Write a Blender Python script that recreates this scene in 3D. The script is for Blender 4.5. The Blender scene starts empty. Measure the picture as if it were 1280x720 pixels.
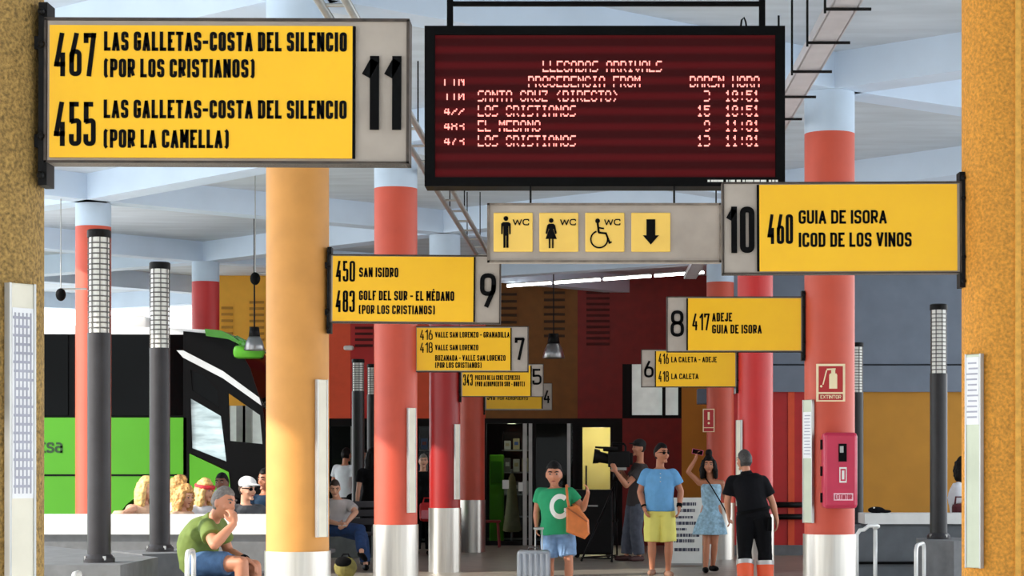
import bpy, bmesh, math, random
from mathutils import Vector, Matrix, noise
from mathutils.bvhtree import BVHTree

S = bpy.context.scene
COL = S.collection
random.seed(7)

# ---------------------------------------------------------------- camera
# pinhole of the photograph: focal length 2600 px on a 1280 px frame, the level
# horizon and the vanishing point of the platform sit at (730, 582)
F, CX, CY, H = 2600.0, 730.0, 582.0, 1.42
cam_d = bpy.data.cameras.new('camera')
cam = bpy.data.objects.new('camera', cam_d)
COL.objects.link(cam)
cam.location = (0, 0, H)
cam.rotation_euler = (math.pi / 2, 0, 0)
cam_d.sensor_width = 36.0
cam_d.lens = F / 1280 * 36
cam_d.shift_x = (640 - CX) / 1280
cam_d.shift_y = (CY - 360) / 1280
cam_d.clip_end = 500
S.camera = cam

# ---------------------------------------------------------------- sky, sun, exposure
w = bpy.data.worlds.new('sky')
S.world = w
w.use_nodes = True
nt = w.node_tree
for n in list(nt.nodes):
    nt.nodes.remove(n)
wo = nt.nodes.new('ShaderNodeOutputWorld')
bg = nt.nodes.new('ShaderNodeBackground')
tc = nt.nodes.new('ShaderNodeTexCoord')
sep = nt.nodes.new('ShaderNodeSeparateXYZ')
rmp = nt.nodes.new('ShaderNodeValToRGB')
rmp.color_ramp.elements[0].position = 0.45
rmp.color_ramp.elements[0].color = (0.86, 0.86, 0.85, 1)
rmp.color_ramp.elements[1].position = 0.9
rmp.color_ramp.elements[1].color = (0.72, 0.84, 1.0, 1)
mp = nt.nodes.new('ShaderNodeMath'); mp.operation = 'MULTIPLY_ADD'
mp.inputs[1].default_value = 0.5; mp.inputs[2].default_value = 0.5
nt.links.new(tc.outputs['Generated'], sep.inputs[0])
nt.links.new(sep.outputs['Z'], mp.inputs[0])
nt.links.new(mp.outputs[0], rmp.inputs[0])
nt.links.new(rmp.outputs[0], bg.inputs['Color'])
# sky strength shaped to light the concourse: sides raised, lowered behind the camera
mr = nt.nodes.new('ShaderNodeMapRange')
mr.inputs['From Min'].default_value = -0.85
mr.inputs['From Max'].default_value = -0.05
mr.inputs['To Min'].default_value = 1.55
mr.inputs['To Max'].default_value = 3.7
nt.links.new(sep.outputs['Y'], mr.inputs['Value'])
nt.links.new(mr.outputs['Result'], bg.inputs['Strength'])
nt.links.new(bg.outputs[0], wo.inputs[0])

sun_d = bpy.data.lights.new('sun', 'SUN')
sun = bpy.data.objects.new('sun', sun_d)
COL.objects.link(sun)
sun_d.energy = 4.6
sun_d.angle = math.radians(0.8)
sun_d.color = (1.0, 0.93, 0.82)
sun.rotation_euler = Vector((1.0, 0.42, -0.52)).to_track_quat('-Z', 'Y').to_euler()

S.view_settings.view_transform = 'Standard'
S.view_settings.look = 'None'
S.view_settings.gamma = 1.0
S.view_settings.exposure = 0.24
S.view_settings.use_curve_mapping = False
S.cycles.max_bounces = 8
S.cycles.use_denoising = True

# ---------------------------------------------------------------- helpers
def at(px, py, d):
    return Vector(((px - CX) * d / F, d, H + (CY - py) * d / F))

def lin(c):
    c = c / 255.0
    return c / 12.92 if c <= 0.04045 else ((c + 0.055) / 1.055) ** 2.4

MATS = {}
def mat(name, rgb, rough=0.6, metal=0.0, var=0.10, scale=6.0, bump=0.0, emit=0.0, spec=0.5, stretch=(1, 1, 1), detail=4):
    if name in MATS:
        return MATS[name]
    m = bpy.data.materials.new(name)
    m.use_nodes = True
    t = m.node_tree
    p = t.nodes['Principled BSDF']
    col = tuple(lin(c) for c in rgb)
    tcn = t.nodes.new('ShaderNodeTexCoord')
    mpn = t.nodes.new('ShaderNodeMapping')
    mpn.inputs['Scale'].default_value = stretch
    no = t.nodes.new('ShaderNodeTexNoise')
    no.inputs['Scale'].default_value = scale
    no.inputs['Detail'].default_value = detail
    cr = t.nodes.new('ShaderNodeValToRGB')
    cr.color_ramp.elements[0].position = 0.3
    cr.color_ramp.elements[1].position = 0.7
    cr.color_ramp.elements[0].color = tuple(max(0, c * (1 - var)) for c in col) + (1,)
    cr.color_ramp.elements[1].color = tuple(min(1, c * (1 + var)) for c in col) + (1,)
    t.links.new(tcn.outputs['Object'], mpn.inputs[0])
    t.links.new(mpn.outputs[0], no.inputs['Vector'])
    t.links.new(no.outputs['Fac'], cr.inputs[0])
    t.links.new(cr.outputs[0], p.inputs['Base Color'])
    p.inputs['Roughness'].default_value = rough
    p.inputs['Metallic'].default_value = metal
    p.inputs['Specular IOR Level'].default_value = spec
    if bump:
        b = t.nodes.new('ShaderNodeBump')
        b.inputs['Strength'].default_value = bump
        b.inputs['Distance'].default_value = 0.01
        t.links.new(no.outputs['Fac'], b.inputs['Height'])
        t.links.new(b.outputs[0], p.inputs['Normal'])
    if emit:
        t.links.new(cr.outputs[0], p.inputs['Emission Color'])
        p.inputs['Emission Strength'].default_value = emit
    MATS[name] = m
    return m

def glass_mat(name, tint, gloss=0.12, rough=0.02, ior=1.5):
    if name in MATS:
        return MATS[name]
    m = bpy.data.materials.new(name)
    m.use_nodes = True
    t = m.node_tree
    for n in list(t.nodes):
        t.nodes.remove(n)
    o = t.nodes.new('ShaderNodeOutputMaterial')
    tr = t.nodes.new('ShaderNodeBsdfTransparent')
    tr.inputs[0].default_value = tint + (1,)
    gl = t.nodes.new('ShaderNodeBsdfGlossy')
    gl.inputs['Roughness'].default_value = rough
    fr = t.nodes.new('ShaderNodeFresnel')
    fr.inputs['IOR'].default_value = ior
    ad = t.nodes.new('ShaderNodeMath'); ad.operation = 'ADD'; ad.use_clamp = True
    ad.inputs[1].default_value = gloss
    mx = t.nodes.new('ShaderNodeMixShader')
    t.links.new(fr.outputs[0], ad.inputs[0])
    t.links.new(ad.outputs[0], mx.inputs[0])
    t.links.new(tr.outputs[0], mx.inputs[1])
    t.links.new(gl.outputs[0], mx.inputs[2])
    t.links.new(mx.outputs[0], o.inputs[0])
    MATS[name] = m
    return m

def link_mesh(name, me, m, parent=None, smooth=False):
    o = bpy.data.objects.new(name, me)
    COL.objects.link(o)
    if m is not None:
        me.materials.clear()
        me.materials.append(m)
    if smooth:
        for p in me.polygons:
            p.use_smooth = True
    if parent is not None:
        o.parent = parent
    return o

class MB:
    """collects shapes into one bmesh and links them as one mesh object"""
    def __init__(self, off=(0, 0, 0)):
        self.bm = bmesh.new()
        self.off = Vector(off)

    def box(self, c, s, rz=0.0, rot=None, bev=0.0):
        r = bmesh.ops.create_cube(self.bm, size=1.0)
        vs = r['verts']
        M = rot if rot is not None else Matrix.Rotation(rz, 3, 'Z')
        for v in vs:
            v.co = Vector((v.co.x * s[0], v.co.y * s[1], v.co.z * s[2]))
        if bev > 0:
            es = list({e for v in vs for e in v.link_edges})
            rb = bmesh.ops.bevel(self.bm, geom=es, offset=bev, segments=2, profile=0.5, affect='EDGES')
            vs = list({v for f in rb['faces'] for v in f.verts} | {v for v in vs if v.is_valid})
        for v in vs:
            v.co = M @ v.co + Vector(c) - self.off
        return self

    def span(self, a, b, bev=0.0):
        a, b = Vector(a), Vector(b)
        s = Vector((abs(b.x - a.x), abs(b.y - a.y), abs(b.z - a.z)))
        return self.box((a + b) / 2, s, bev=bev)

    def ring_loft(self, rings, cap=True, close=False):
        bm = self.bm
        R = [[bm.verts.new(Vector(p) - self.off) for p in ring] for ring in rings]
        n = len(R[0])
        for i in range(len(R) - 1):
            for j in range(n):
                bm.faces.new((R[i][j], R[i][(j + 1) % n], R[i + 1][(j + 1) % n], R[i + 1][j]))
        if cap:
            bm.faces.new(list(reversed(R[0])))
            bm.faces.new(R[-1])
        return self

    def cyl(self, a, b, r0, r1=None, n=16):
        r1 = r0 if r1 is None else r1
        a, b = Vector(a), Vector(b)
        d = (b - a).normalized()
        u = d.orthogonal().normalized()
        v = d.cross(u)
        mk = lambda c, r: [c + (u * math.cos(2 * math.pi * k / n) + v * math.sin(2 * math.pi * k / n)) * r for k in range(n)]
        return self.ring_loft([mk(a, r0), mk(b, r1)])

    def tube(self, pts, r, n=10):
        pts = [Vector(p) for p in pts]
        u = (pts[1] - pts[0]).orthogonal().normalized()
        rings = []
        for i, p in enumerate(pts):
            t = (pts[min(i + 1, len(pts) - 1)] - pts[max(i - 1, 0)]).normalized()
            u = (u - t * u.dot(t)).normalized()
            v = t.cross(u)
            rings.append([p + (u * math.cos(2 * math.pi * k / n) + v * math.sin(2 * math.pi * k / n)) * r for k in range(n)])
        return self.ring_loft(rings)

    def lathe(self, c, prof, n=32):
        c = Vector(c)
        rings = [[c + Vector((r * math.cos(2 * math.pi * k / n), r * math.sin(2 * math.pi * k / n), z)) for k in range(n)] for r, z in prof]
        return self.ring_loft(rings)

    def sphere(self, c, r, n=12):
        r = (r, r, r) if not hasattr(r, '__len__') else r
        q = bmesh.ops.create_uvsphere(self.bm, u_segments=n, v_segments=max(6, n // 2 + 2), radius=1.0)
        for v in q['verts']:
            v.co = Vector((v.co.x * r[0], v.co.y * r[1], v.co.z * r[2])) + Vector(c) - self.off
        return self

    def prism(self, poly, y0, y1):
        """polygon in (x, z) extruded from depth y0 to y1"""
        bm = self.bm
        a = [bm.verts.new(Vector((x, y0, z)) - self.off) for x, z in poly]
        b = [bm.verts.new(Vector((x, y1, z)) - self.off) for x, z in poly]
        n = len(poly)
        f1 = bm.faces.new(a)
        f2 = bm.faces.new(list(reversed(b)))
        for i in range(n):
            bm.faces.new((a[i], b[i], b[(i + 1) % n], a[(i + 1) % n]))
        bm.normal_update()
        bmesh.ops.triangulate(bm, faces=[f1, f2])
        return self

    def build(self, name, m, parent=None, smooth=False):
        bmesh.ops.recalc_face_normals(self.bm, faces=self.bm.faces)
        me = bpy.data.meshes.new(name)
        self.bm.to_mesh(me)
        self.bm.free()
        return link_mesh(name, me, m, parent, smooth)

def auto_smooth(o, deg=40):
    me = o.data
    for p in me.polygons:
        p.use_smooth = True
    me.set_sharp_from_angle(angle=math.radians(deg))
    return o

def plate(name, outer, holes, y, thick, m, parent, off=(0, 0, 0)):
    """flat plate in the x-z plane with holes"""
    cu = bpy.data.curves.new(name, 'CURVE')
    cu.dimensions = '2D'
    cu.fill_mode = 'BOTH'
    cu.extrude = thick / 2
    for poly in [outer] + list(holes):
        s = cu.splines.new('POLY')
        s.points.add(len(poly) - 1)
        for q, (x, z) in zip(s.points, poly):
            q.co = (x, z, 0, 1)
        s.use_cyclic_u = True
    t = bpy.data.objects.new('t', cu)
    COL.objects.link(t)
    me = bpy.data.meshes.new_from_object(t.evaluated_get(bpy.context.evaluated_depsgraph_get()))
    bpy.data.objects.remove(t)
    bpy.data.curves.remove(cu)
    o = Vector(off)
    for v in me.vertices:
        v.co = Vector((v.co.x, y - v.co.z, v.co.y)) - o
    bm = bmesh.new(); bm.from_mesh(me)
    bmesh.ops.remove_doubles(bm, verts=bm.verts, dist=1e-5)
    bmesh.ops.recalc_face_normals(bm, faces=bm.faces)
    bm.to_mesh(me); bm.free()
    me.name = name
    return link_mesh(name, me, m, parent)

# narrow sign lettering drawn with strokes of even weight: (relative width, strokes), a point is (u, v[, rounded])
O_ = [(0, 0, 1), (0, 1, 1), (1, 1, 1), (1, 0, 1)]
GL = {
 'A': (1.08, [[(0, 0), (.5, 1.0), (1, 0)], [(.17, .27), (.83, .27)]]),
 'B': (1, [[(0, .53), (0, 1), (.94, 1, 1), (.94, .53, 1), (0, .53)], [(0, .53), (1, .53, 1), (1, 0, 1), (0, 0), (0, .53)]]),
 'C': (1, [[(1, .70), (1, 1, 1), (0, 1, 1), (0, 0, 1), (1, 0, 1), (1, .30)]]),
 'D': (1, [[(0, 0), (0, 1), (1, 1, 1), (1, 0, 1), (0, 0), (0, .1)]]),
 'E': (.86, [[(1, 1), (0, 1), (0, 0), (1, 0)], [(0, .52), (.85, .52)]]),
 'F': (.84, [[(1, 1), (0, 1), (0, 0)], [(0, .50), (.85, .50)]]),
 'G': (1, [[(1, .72), (1, 1, 1), (0, 1, 1), (0, 0, 1), (1, 0, 1), (1, .46), (.5, .46)]]),
 'H': (1, [[(0, 0), (0, 1)], [(1, 0), (1, 1)], [(0, .52), (1, .52)]]),
 'I': (0, [[(0, 0), (0, 1)]]),
 'J': (.85, [[(1, 1), (1, 0, 1), (0, 0, 1), (0, .24)]]),
 'L': (.80, [[(0, 1), (0, 0), (1, 0)]]),
 'M': (1.25, [[(0, 0), (0, 1)], [(0, 1), (.5, .30), (1, 1)], [(1, 0), (1, 1)]]),
 'N': (1.05, [[(0, 0), (0, 1)], [(0, 1), (1, 0)], [(1, 0), (1, 1)]]),
 'O': (1, [O_ + ['c']]), '0': (1, [O_ + ['c']]),
 'P': (1, [[(0, 0), (0, 1), (1, 1, 1), (1, .44, 1), (0, .44)]]),
 'R': (1, [[(0, 0), (0, 1), (1, 1, 1), (1, .46, 1), (0, .46)], [(.5, .46), (1, 0)]]),
 'S': (1, [[(1, .74), (1, 1, 1), (0, 1, 1), (0, .53, 1), (1, .49, 1), (1, 0, 1), (0, 0, 1), (0, .26)]]),
 'T': (1, [[(0, 1), (1, 1)], [(.5, 1), (.5, 0)]]),
 'U': (1, [[(0, 1), (0, 0, 1), (1, 0, 1), (1, 1)]]),
 'V': (1.05, [[(0, 1), (.5, 0), (1, 1)]]),
 'W': (1.5, [[(0, 1), (.25, 0), (.5, .9), (.75, 0), (1, 1)]]),
 'X': (1, [[(0, 0), (1, 1)], [(0, 1), (1, 0)]]),
 'Z': (1, [[(0, 1), (1, 1), (0, 0), (1, 0)]]),
 '1': (.62, [[(1, 1), (1, 0)], [(0, .76), (1, 1.0)]]),
 '3': (1, [[(0, .76), (0, 1, 1), (1, 1, 1), (1, .53, 1), (.4, .53)], [(.4, .53), (1, .53, 1), (1, 0, 1), (0, 0, 1), (0, .24)]]),
 '4': (1.08, [[(.62, 1), (0, .25), (1.05, .25)], [(.74, .55), (.74, 0)]]),
 '5': (1, [[(.96, 1), (.04, 1), (.04, .56), (1, .60, 1), (1, 0, 1), (0, 0, 1), (0, .24)]]),
 '6': (1, [[(0, 0, 1), (0, .58, 1), (1, .58, 1), (1, 0, 1), 'c'], [(0, .30), (.04, .46), (.60, 1)]]),
 '7': (1, [[(0, .80), (0, 1), (1, 1), (.40, 0)]]),
 '8': (1, [[(.05, .53, 1), (.05, 1, 1), (.95, 1, 1), (.95, .53, 1), 'c'], [(0, 0, 1), (0, .53, 1), (1, .53, 1), (1, 0, 1), 'c']]),
 '9': (1, [[(0, .42, 1), (0, 1, 1), (1, 1, 1), (1, .42, 1), 'c'], [(1, .70), (.96, .52), (.34, 0)]]),
 '-': (.5, [[(0, .45), (1, .45)]]), ':': (0, [[(0, .2), (0, .3)], [(0, .65), (0, .75)]]),
 '(': (.36, [[(1, 1.08), (0, .95, 1), (0, .03, 1), (1, -.1)]]), ')': (.36, [[(0, 1.08), (1, .95, 1), (1, .03, 1), (0, -.1)]]),
}
GL.update({'t': (.62, [[(.3, .95), (.3, 0, 1), (1, 0)], [(0, .68), (1, .68)]]), 'i': (0, [[(0, 0), (0, .68)], [(0, .88), (0, 1)]]),
 's': (.8, [[(1, .5), (1, .68, 1), (0, .68, 1), (0, .36, 1), (1, .33, 1), (1, 0, 1), (0, 0, 1), (0, .16)]]),
 'a': (.85, [[(.05, .68), (1, .68, 1), (1, 0)], [(1, .40), (0, .40, 1), (0, 0, 1), (1, 0)]])})
GL['É'] = (.86, GL['E'][1] + [[(.35, 1.2), (.75, 1.36)]])

def rounded(pts, rad, closed):
    """replaces the marked corners of a path with arcs"""
    out = []
    n = len(pts)
    for i, (p, fl) in enumerate(pts):
        if not fl or (not closed and i in (0, n - 1)):
            out.append(p); continue
        a, b = pts[i - 1][0], pts[(i + 1) % n][0]
        la, lb = (a - p).length, (b - p).length
        r = min(rad, la * .49, lb * .49)
        p0, p1 = p + (a - p).normalized() * r, p + (b - p).normalized() * r
        for k in range(6):
            t = k / 5
            out.append(p0 * (1 - t) ** 2 + p * 2 * t * (1 - t) * 1.0 + p1 * t * t)
    return out

def split_sharp(pts, t):
    """cuts a path at its sharp corners; the cut ends run on a little so that they close the corner"""
    out, cur = [], [pts[0]]
    for i in range(1, len(pts)):
        cur.append(pts[i])
        if i < len(pts) - 1:
            d1, d2 = (pts[i] - pts[i - 1]).normalized(), (pts[i + 1] - pts[i]).normalized()
            if d1.dot(d2) < .25:
                e = .5 if abs(d1.dot(d2)) < .2 else .22
                cur[-1] = pts[i] + d1 * t * e
                out.append(cur)
                cur = [pts[i] - d2 * t * e]
    out.append(cur)
    return out

def stroke(bm, pts, t, y, thick, closed):
    n = len(pts)
    L, Rr = [], []
    for i in range(n):
        a = pts[i - 1] if (closed or i > 0) else None
        b = pts[(i + 1) % n] if (closed or i < n - 1) else None
        d1 = (pts[i] - a).normalized() if a is not None else (b - pts[i]).normalized()
        d2 = (b - pts[i]).normalized() if b is not None else d1
        n1, n2 = Vector((-d1.y, d1.x)), Vector((-d2.y, d2.x))
        m = (n1 + n2)
        m = m.normalized() if m.length > 1e-6 else n1
        k = min(1 / max(.35, m.dot(n1)), 1.22)
        L.append(pts[i] + m * t / 2 * k); Rr.append(pts[i] - m * t / 2 * k)
    f = lambda p, yy: bm.verts.new((p.x, yy, p.y))
    lf, rf = [f(p, y - thick / 2) for p in L], [f(p, y - thick / 2) for p in Rr]
    lb, rb = [f(p, y + thick / 2) for p in L], [f(p, y + thick / 2) for p in Rr]
    for i in range(n if closed else n - 1):
        j = (i + 1) % n
        bm.faces.new((lf[i], rf[i], rf[j], lf[j])); bm.faces.new((lb[i], lb[j], rb[j], rb[i]))
        bm.faces.new((lf[i], lf[j], lb[j], lb[i])); bm.faces.new((rf[i], rb[i], rb[j], rf[j]))
    if not closed:
        bm.faces.new((lf[0], lb[0], rb[0], rf[0])); bm.faces.new((lf[-1], rf[-1], rb[-1], lb[-1]))

def text(name, s, m, parent, x0, x1, z0, z1, y, weight=.17, thick=.004):
    """lettering facing -Y: fitted between x0..x1, capitals between z0..z1 (local to the parent)"""
    h = z1 - z0
    t = weight * h
    gap = t * .48
    units = sum(GL[c][0] if c != ' ' else .55 for c in s)
    fixed = sum(0 if c == ' ' else t for c in s) + gap * (len(s) - 1)
    if (x1 - x0) < fixed * 1.25:                     # very tight line: thinner strokes
        t *= (x1 - x0) / (fixed * 1.45); gap = t * .48
        fixed = sum(0 if c == ' ' else t for c in s) + gap * (len(s) - 1)
    u = (x1 - x0 - fixed) / max(units, .01)
    bm = bmesh.new()
    x = x0
    for c in s:
        if c == ' ':
            x += .55 * u + gap; continue
        wd, strokes = GL[c]
        gw = wd * u
        for st in strokes:
            closed = st[-1] == 'c'
            pts = [(Vector((x + t / 2 + p[0] * gw, z0 + t / 2 + p[1] * (h - t))), len(p) > 2) for p in st if p != 'c']
            if len(pts) == 2 and (pts[0][0] - pts[1][0]).length < 1e-6:
                continue
            horiz = Vector((1, 0))
            q = rounded(pts, min(gw, h) * .5, closed)
            if not closed:                           # square ends reach the edge of the letter
                for e, o in ((0, 1), (-1, -2)):
                    d = (q[e] - q[o]).normalized()
                    if abs(d.y) > .97 and p is not None and (abs(q[e].y - z0 - t / 2) < 1e-5 or abs(q[e].y - z1 + t / 2) < 1e-5):
                        q[e] = q[e] + d * t / 2
                    elif abs(d.x) > .97 and (abs(q[e].x - x - t / 2) < 1e-5 or abs(q[e].x - x - t / 2 - gw) < 1e-5):
                        q[e] = q[e] + d * t / 2
            for part in ([q] if closed else split_sharp(q, t)):
                stroke(bm, part, t, y, thick, closed)
        x += gw + t + gap
    bmesh.ops.recalc_face_normals(bm, faces=bm.faces)
    me = bpy.data.meshes.new(name); bm.to_mesh(me); bm.free()
    return link_mesh(name, me, m, parent)

def tag(o, label, cat, group=None, kind='thing'):
    o['label'] = label
    o['category'] = cat
    if group:
        o['group'] = group
    if kind:
        o['kind'] = kind
    return o

def thing(name, loc, label, cat, group=None, rz=0.0):
    o = bpy.data.objects.new(name, None)
    o.empty_display_size = 0.1
    COL.objects.link(o)
    o.location = loc
    o.rotation_euler = (0, 0, rz)
    return tag(o, label, cat, group)

def struct(o, label=None, cat=None):
    o['kind'] = 'structure'
    if label:
        o['label'] = label
    if cat:
        o['category'] = cat
    return o

# ---------------------------------------------------------------- materials
M_ceil = mat('ceiling_paint', (196, 204, 212), 0.7, var=0.10, scale=1.2, stretch=(1, 4, 1))
M_beam = mat('beam_paint', (206, 221, 238), 0.6, var=0.04, scale=2)
M_ground = mat('pale_ground', (214, 211, 204), 0.85, var=0.08, scale=2)
M_floor = mat('floor_terrazzo', (146, 138, 126), 0.38, var=0.18, scale=3, detail=8)
M_yellow_col = mat('ochre_column_paint', (214, 150, 74), 0.6, var=0.07, scale=5, bump=0.15)
M_gold_col = mat('gold_stucco', (158, 126, 68), 0.8, var=0.55, scale=90, bump=0.9, detail=6)
M_amber_col = mat('amber_stucco', (214, 146, 52), 0.8, var=0.30, scale=70, bump=0.7, detail=6)
M_salmon = mat('salmon_paint', (205, 80, 56), 0.5, var=0.06, scale=4)
M_red = mat('red_paint', (158, 22, 20), 0.42, var=0.06, scale=4)
M_red2 = mat('bright_red_paint', (206, 42, 40), 0.42, var=0.06, scale=4)
M_capital = mat('capital_paint', (196, 212, 228), 0.6, var=0.05, scale=4)
M_steel = mat('brushed_steel', (208, 204, 196), 0.32, 0.9, var=0.08, scale=3, stretch=(12, 12, .6))
M_sign_grey = mat('sign_grey', (172, 160, 148), 0.5, var=0.12, scale=5)
M_sign_yellow = mat('sign_yellow', (255, 192, 8), 0.35, var=0.04, scale=3)
M_black = mat('black', (8, 8, 9), 0.6, var=0.1, spec=.08)
M_black_metal = mat('black_metal', (16, 15, 15), 0.5, var=0.2, spec=.15)
M_white = mat('white', (238, 238, 232), 0.5, var=0.04)
M_dark = mat('charcoal_metal', (54, 52, 54), 0.45, 0.2, var=0.12, scale=8, spec=.3)
M_concrete = mat('grey_concrete', (112, 113, 114), 0.85, var=0.15, scale=8, bump=0.2)
M_pale_concrete = mat('pale_concrete', (226, 225, 221), 0.8, var=0.06, scale=6)
M_glass = glass_mat('window_glass', (0.6, 0.65, 0.65), 0.0, ior=1.2)
M_darkglass = mat('dark_glass', (5, 7, 8), 0.06, var=0.3, scale=1, spec=.10)
# ---------------------------------------------------------------- the setting
XA, XB, XC, XD, XE = -5.75, -1.86, 2.05, 5.95, -9.65
YB = [-0.4, 6.48, 13.8, 20.1, 27.7, 34.3]
YC = [3.0, 10.3, 17.2, 24.3, 31.6, 38.6]

mb = MB(); mb.span((-60, -25, -0.2), (60, 130, -0.02))
struct(mb.build('ground', M_ground))
mb = MB(); mb.span((-4.3, 24.5, -0.1), (9.0, 41.2, 0.0))
struct(mb.build('floor', M_floor))

mb = MB(); mb.span((-8.0, -22, 4.8), (10.2, 41.0, 5.05)); mb.span((-17.0, 27.5, 4.8), (-8.0, 44.0, 5.05))  # slab runs on unseen behind the camera to cut the front sky light
ceil = struct(mb.build('ceiling', M_ceil))
def beam(a, b):
    a, b = Vector(a), Vector(b)
    if a.x < -8.0 and min(a.y, b.y) < 27:
        a = b + (a - b) * ((b.x + 7.98) / (b.x - a.x))
    if b.x < -8.0 and min(a.y, b.y) < 27:
        b = a + (b - a) * ((a.x + 7.98) / (a.x - b.x))
    m = MB()
    d = b - a
    m.box(((a.x + b.x) / 2, (a.y + b.y) / 2, 4.655), (d.length, 0.32, 0.31), rz=math.atan2(d.y, d.x))
    m.build('beam', M_beam, ceil)
for i in range(6):
    for xb in (XB, XD, XE):
        for xc in (-13.5, XA, XC):
            if abs(xb - xc) < 4.2 and (xc > -9 or i > 3):
                beam((xb, YB[i], 0), (xc, YC[i], 0))
                if i < 5:
                    beam((xc, YC[i], 0), (xb, YB[i + 1], 0))

for a, b in (((XE, 41.2, 0), (XA, 38.6, 0)), ((XE, 41.2, 0), (-13.5, 38.6, 0)), ((XA, 38.6, 0), (XA, 44, 0))):
    beam(a, b)

# rear facade: coloured fascia panels above the shop fronts
DW = 37.0
def wallpx(name, px0, px1, z0, z1, d, thick, m):
    a, b = at(px0, 0, d), at(px1, 0, d)
    mb = MB(); mb.span((a.x, d, z0), (b.x, d + thick, z1))
    return struct(mb.build(name, m))
M_w_yellow = mat('wall_yellow', (240, 172, 52), 0.6, var=0.04)
M_w_orange = mat('wall_orange', (236, 84, 44), 0.55, var=0.05)
M_w_red = mat('wall_red', (196, 36, 34), 0.5, var=0.06)
M_w_amber_shade = mat('wall_amber_shade', (128, 80, 26), 0.7, var=0.10)  # amber panels with their shade put into a darker brown
M_w_red_shade = mat('wall_red_shade', (128, 22, 14), 0.6, var=0.12)  # red panels, the shade on them painted in as a darker red
M_w_ochre = mat('wall_ochre', (204, 142, 44), 0.65, var=0.07, scale=2)
M_w_grey = mat('wall_blue_grey', (124, 134, 148), 0.7, var=0.08, scale=3)
M_frame = mat('shop_frame', (18, 16, 16), 0.5, 0.0, spec=.15)
M_alu = mat('aluminium', (168, 168, 165), 0.35, 0.7)
TOP = 4.8
ZS = at(0, 523, DW).z
M_slot = mat('vent_slot_dark', (60, 38, 14), 0.8)
M_slot_red = mat('vent_slot_red', (78, 14, 10), 0.8)
M_slot_y = mat('vent_slot_ochre', (176, 122, 40), 0.8)
def slots(wall, px0, px1, py0, py1, n, d, m):
    for k in range(n):
        y = py0 + (py1 - py0) * k / (n - 1)
        a, b = at(px0, y, d), at(px1, y, d)
        MB().span((a.x, d - 0.03, a.z - 0.022), (b.x, d + 0.01, a.z + 0.022)).build('vent_slot', m, wall)

wl = wallpx('wall_back', 273, 352, at(0, 497, DW).z, TOP, DW, 0.3, M_w_yellow)
slots(wl, 277, 291, 385, 425, 6, DW, M_slot_y)
slots(wl, 312, 330, 378, 425, 7, DW, M_slot_y)
wallpx('wall_back', 352, 438, ZS, TOP, DW, 0.3, M_w_orange)
wl = wallpx('wall_back', 438, 471, ZS, TOP, DW, 0.3, M_w_red)
slots(wl, 444, 466, 410, 432, 4, DW, M_slot_red)
wallpx('wall_back', 471, 607, ZS, TOP, DW, 0.3, M_w_orange)
wl = wallpx('wall_back', 607, 662, ZS, TOP, DW, 0.3, M_w_amber_shade)
slots(wl, 624, 646, 368, 455, 11, DW, M_slot)
wl = wallpx('wall_back', 662, 722, ZS, TOP, DW, 0.34, M_w_amber_shade)
slots(wl, 680, 706, 366, 420, 7, DW, M_slot)
wl = wallpx('wall_back', 722, 778, ZS, TOP, DW, 0.3, M_w_red_shade)
slots(wl, 733, 762, 366, 430, 10, DW, M_slot_red)
wallpx('wall_back', 778, 884, at(0, 455, DW).z, TOP, DW, 0.3, M_w_red_shade)
wallpx('wall_back', 778, 852, 0, ZS, DW, 0.3, M_w_red_shade)
wallpx('wall_back', 852, 886, 0, at(0, 455, DW).z, DW, 0.3, M_w_ochre)

# the pair of high windows between the shade-darkened red panels
win = struct(MB().span((at(778, 0, DW).x, DW + .05, ZS), (at(852, 0, DW).x, DW + .1, ZS + .06)).build('window_1', M_frame))
for px in (783, 830, 850):
    MB().span((at(px - (5 if px == 783 else 2), 0, DW).x, DW + .02, ZS), (at(px + (7 if px == 783 else 2), 0, DW).x, DW + .12, at(0, 455, DW).z)).build('window_frame', M_frame, win)
M_pane_glow = mat('glowing_pane', (206, 214, 208), 0.4, var=.08, emit=0.35)  # panes are given a faint glow of their own
MB().span((at(781, 0, DW).x, DW + .12, ZS), (at(851, 0, DW).x, DW + .16, at(0, 455, DW).z)).build('pane', M_pane_glow, win)

# shop front below the fascia: back room, frames, glazed doors
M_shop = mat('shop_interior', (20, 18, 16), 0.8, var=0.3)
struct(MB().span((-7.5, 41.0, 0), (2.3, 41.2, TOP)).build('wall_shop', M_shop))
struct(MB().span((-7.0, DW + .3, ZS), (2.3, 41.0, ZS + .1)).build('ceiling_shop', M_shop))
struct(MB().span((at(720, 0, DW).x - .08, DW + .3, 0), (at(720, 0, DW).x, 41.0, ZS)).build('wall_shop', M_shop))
M_lit = mat('lit_cream_wall', (250, 226, 150), 0.7, var=0.1, scale=2)
struct(MB().span((at(726, 0, DW).x, 39.2, 0), (at(779, 0, DW).x, 39.3, ZS)).build('wall_kiosk', M_lit))
def door(name, px0, px1, posts, label_pane=True):
    o = MB().span((at(px0, 0, DW).x, DW + .02, ZS - .09), (at(px1, 0, DW).x, DW + .14, ZS)).build(name, M_frame)
    struct(o)
    for p, wdt, m in posts:
        x = at(p, 0, DW).x
        MB().span((x - wdt / 2, DW + .02, 0), (x + wdt / 2, DW + .12, ZS - .09)).build('door_frame', m, o)
    MB().span((at(px0, 0, DW).x, DW + .06, .06), (at(px1, 0, DW).x, DW + .07, ZS - .09)).build('door_pane', M_glass, o)
    MB().span((at(px0, 0, DW).x, DW + .03, 0), (at(px1, 0, DW).x, DW + .12, .08)).build('door_sill', M_frame, o)
    return o
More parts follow.
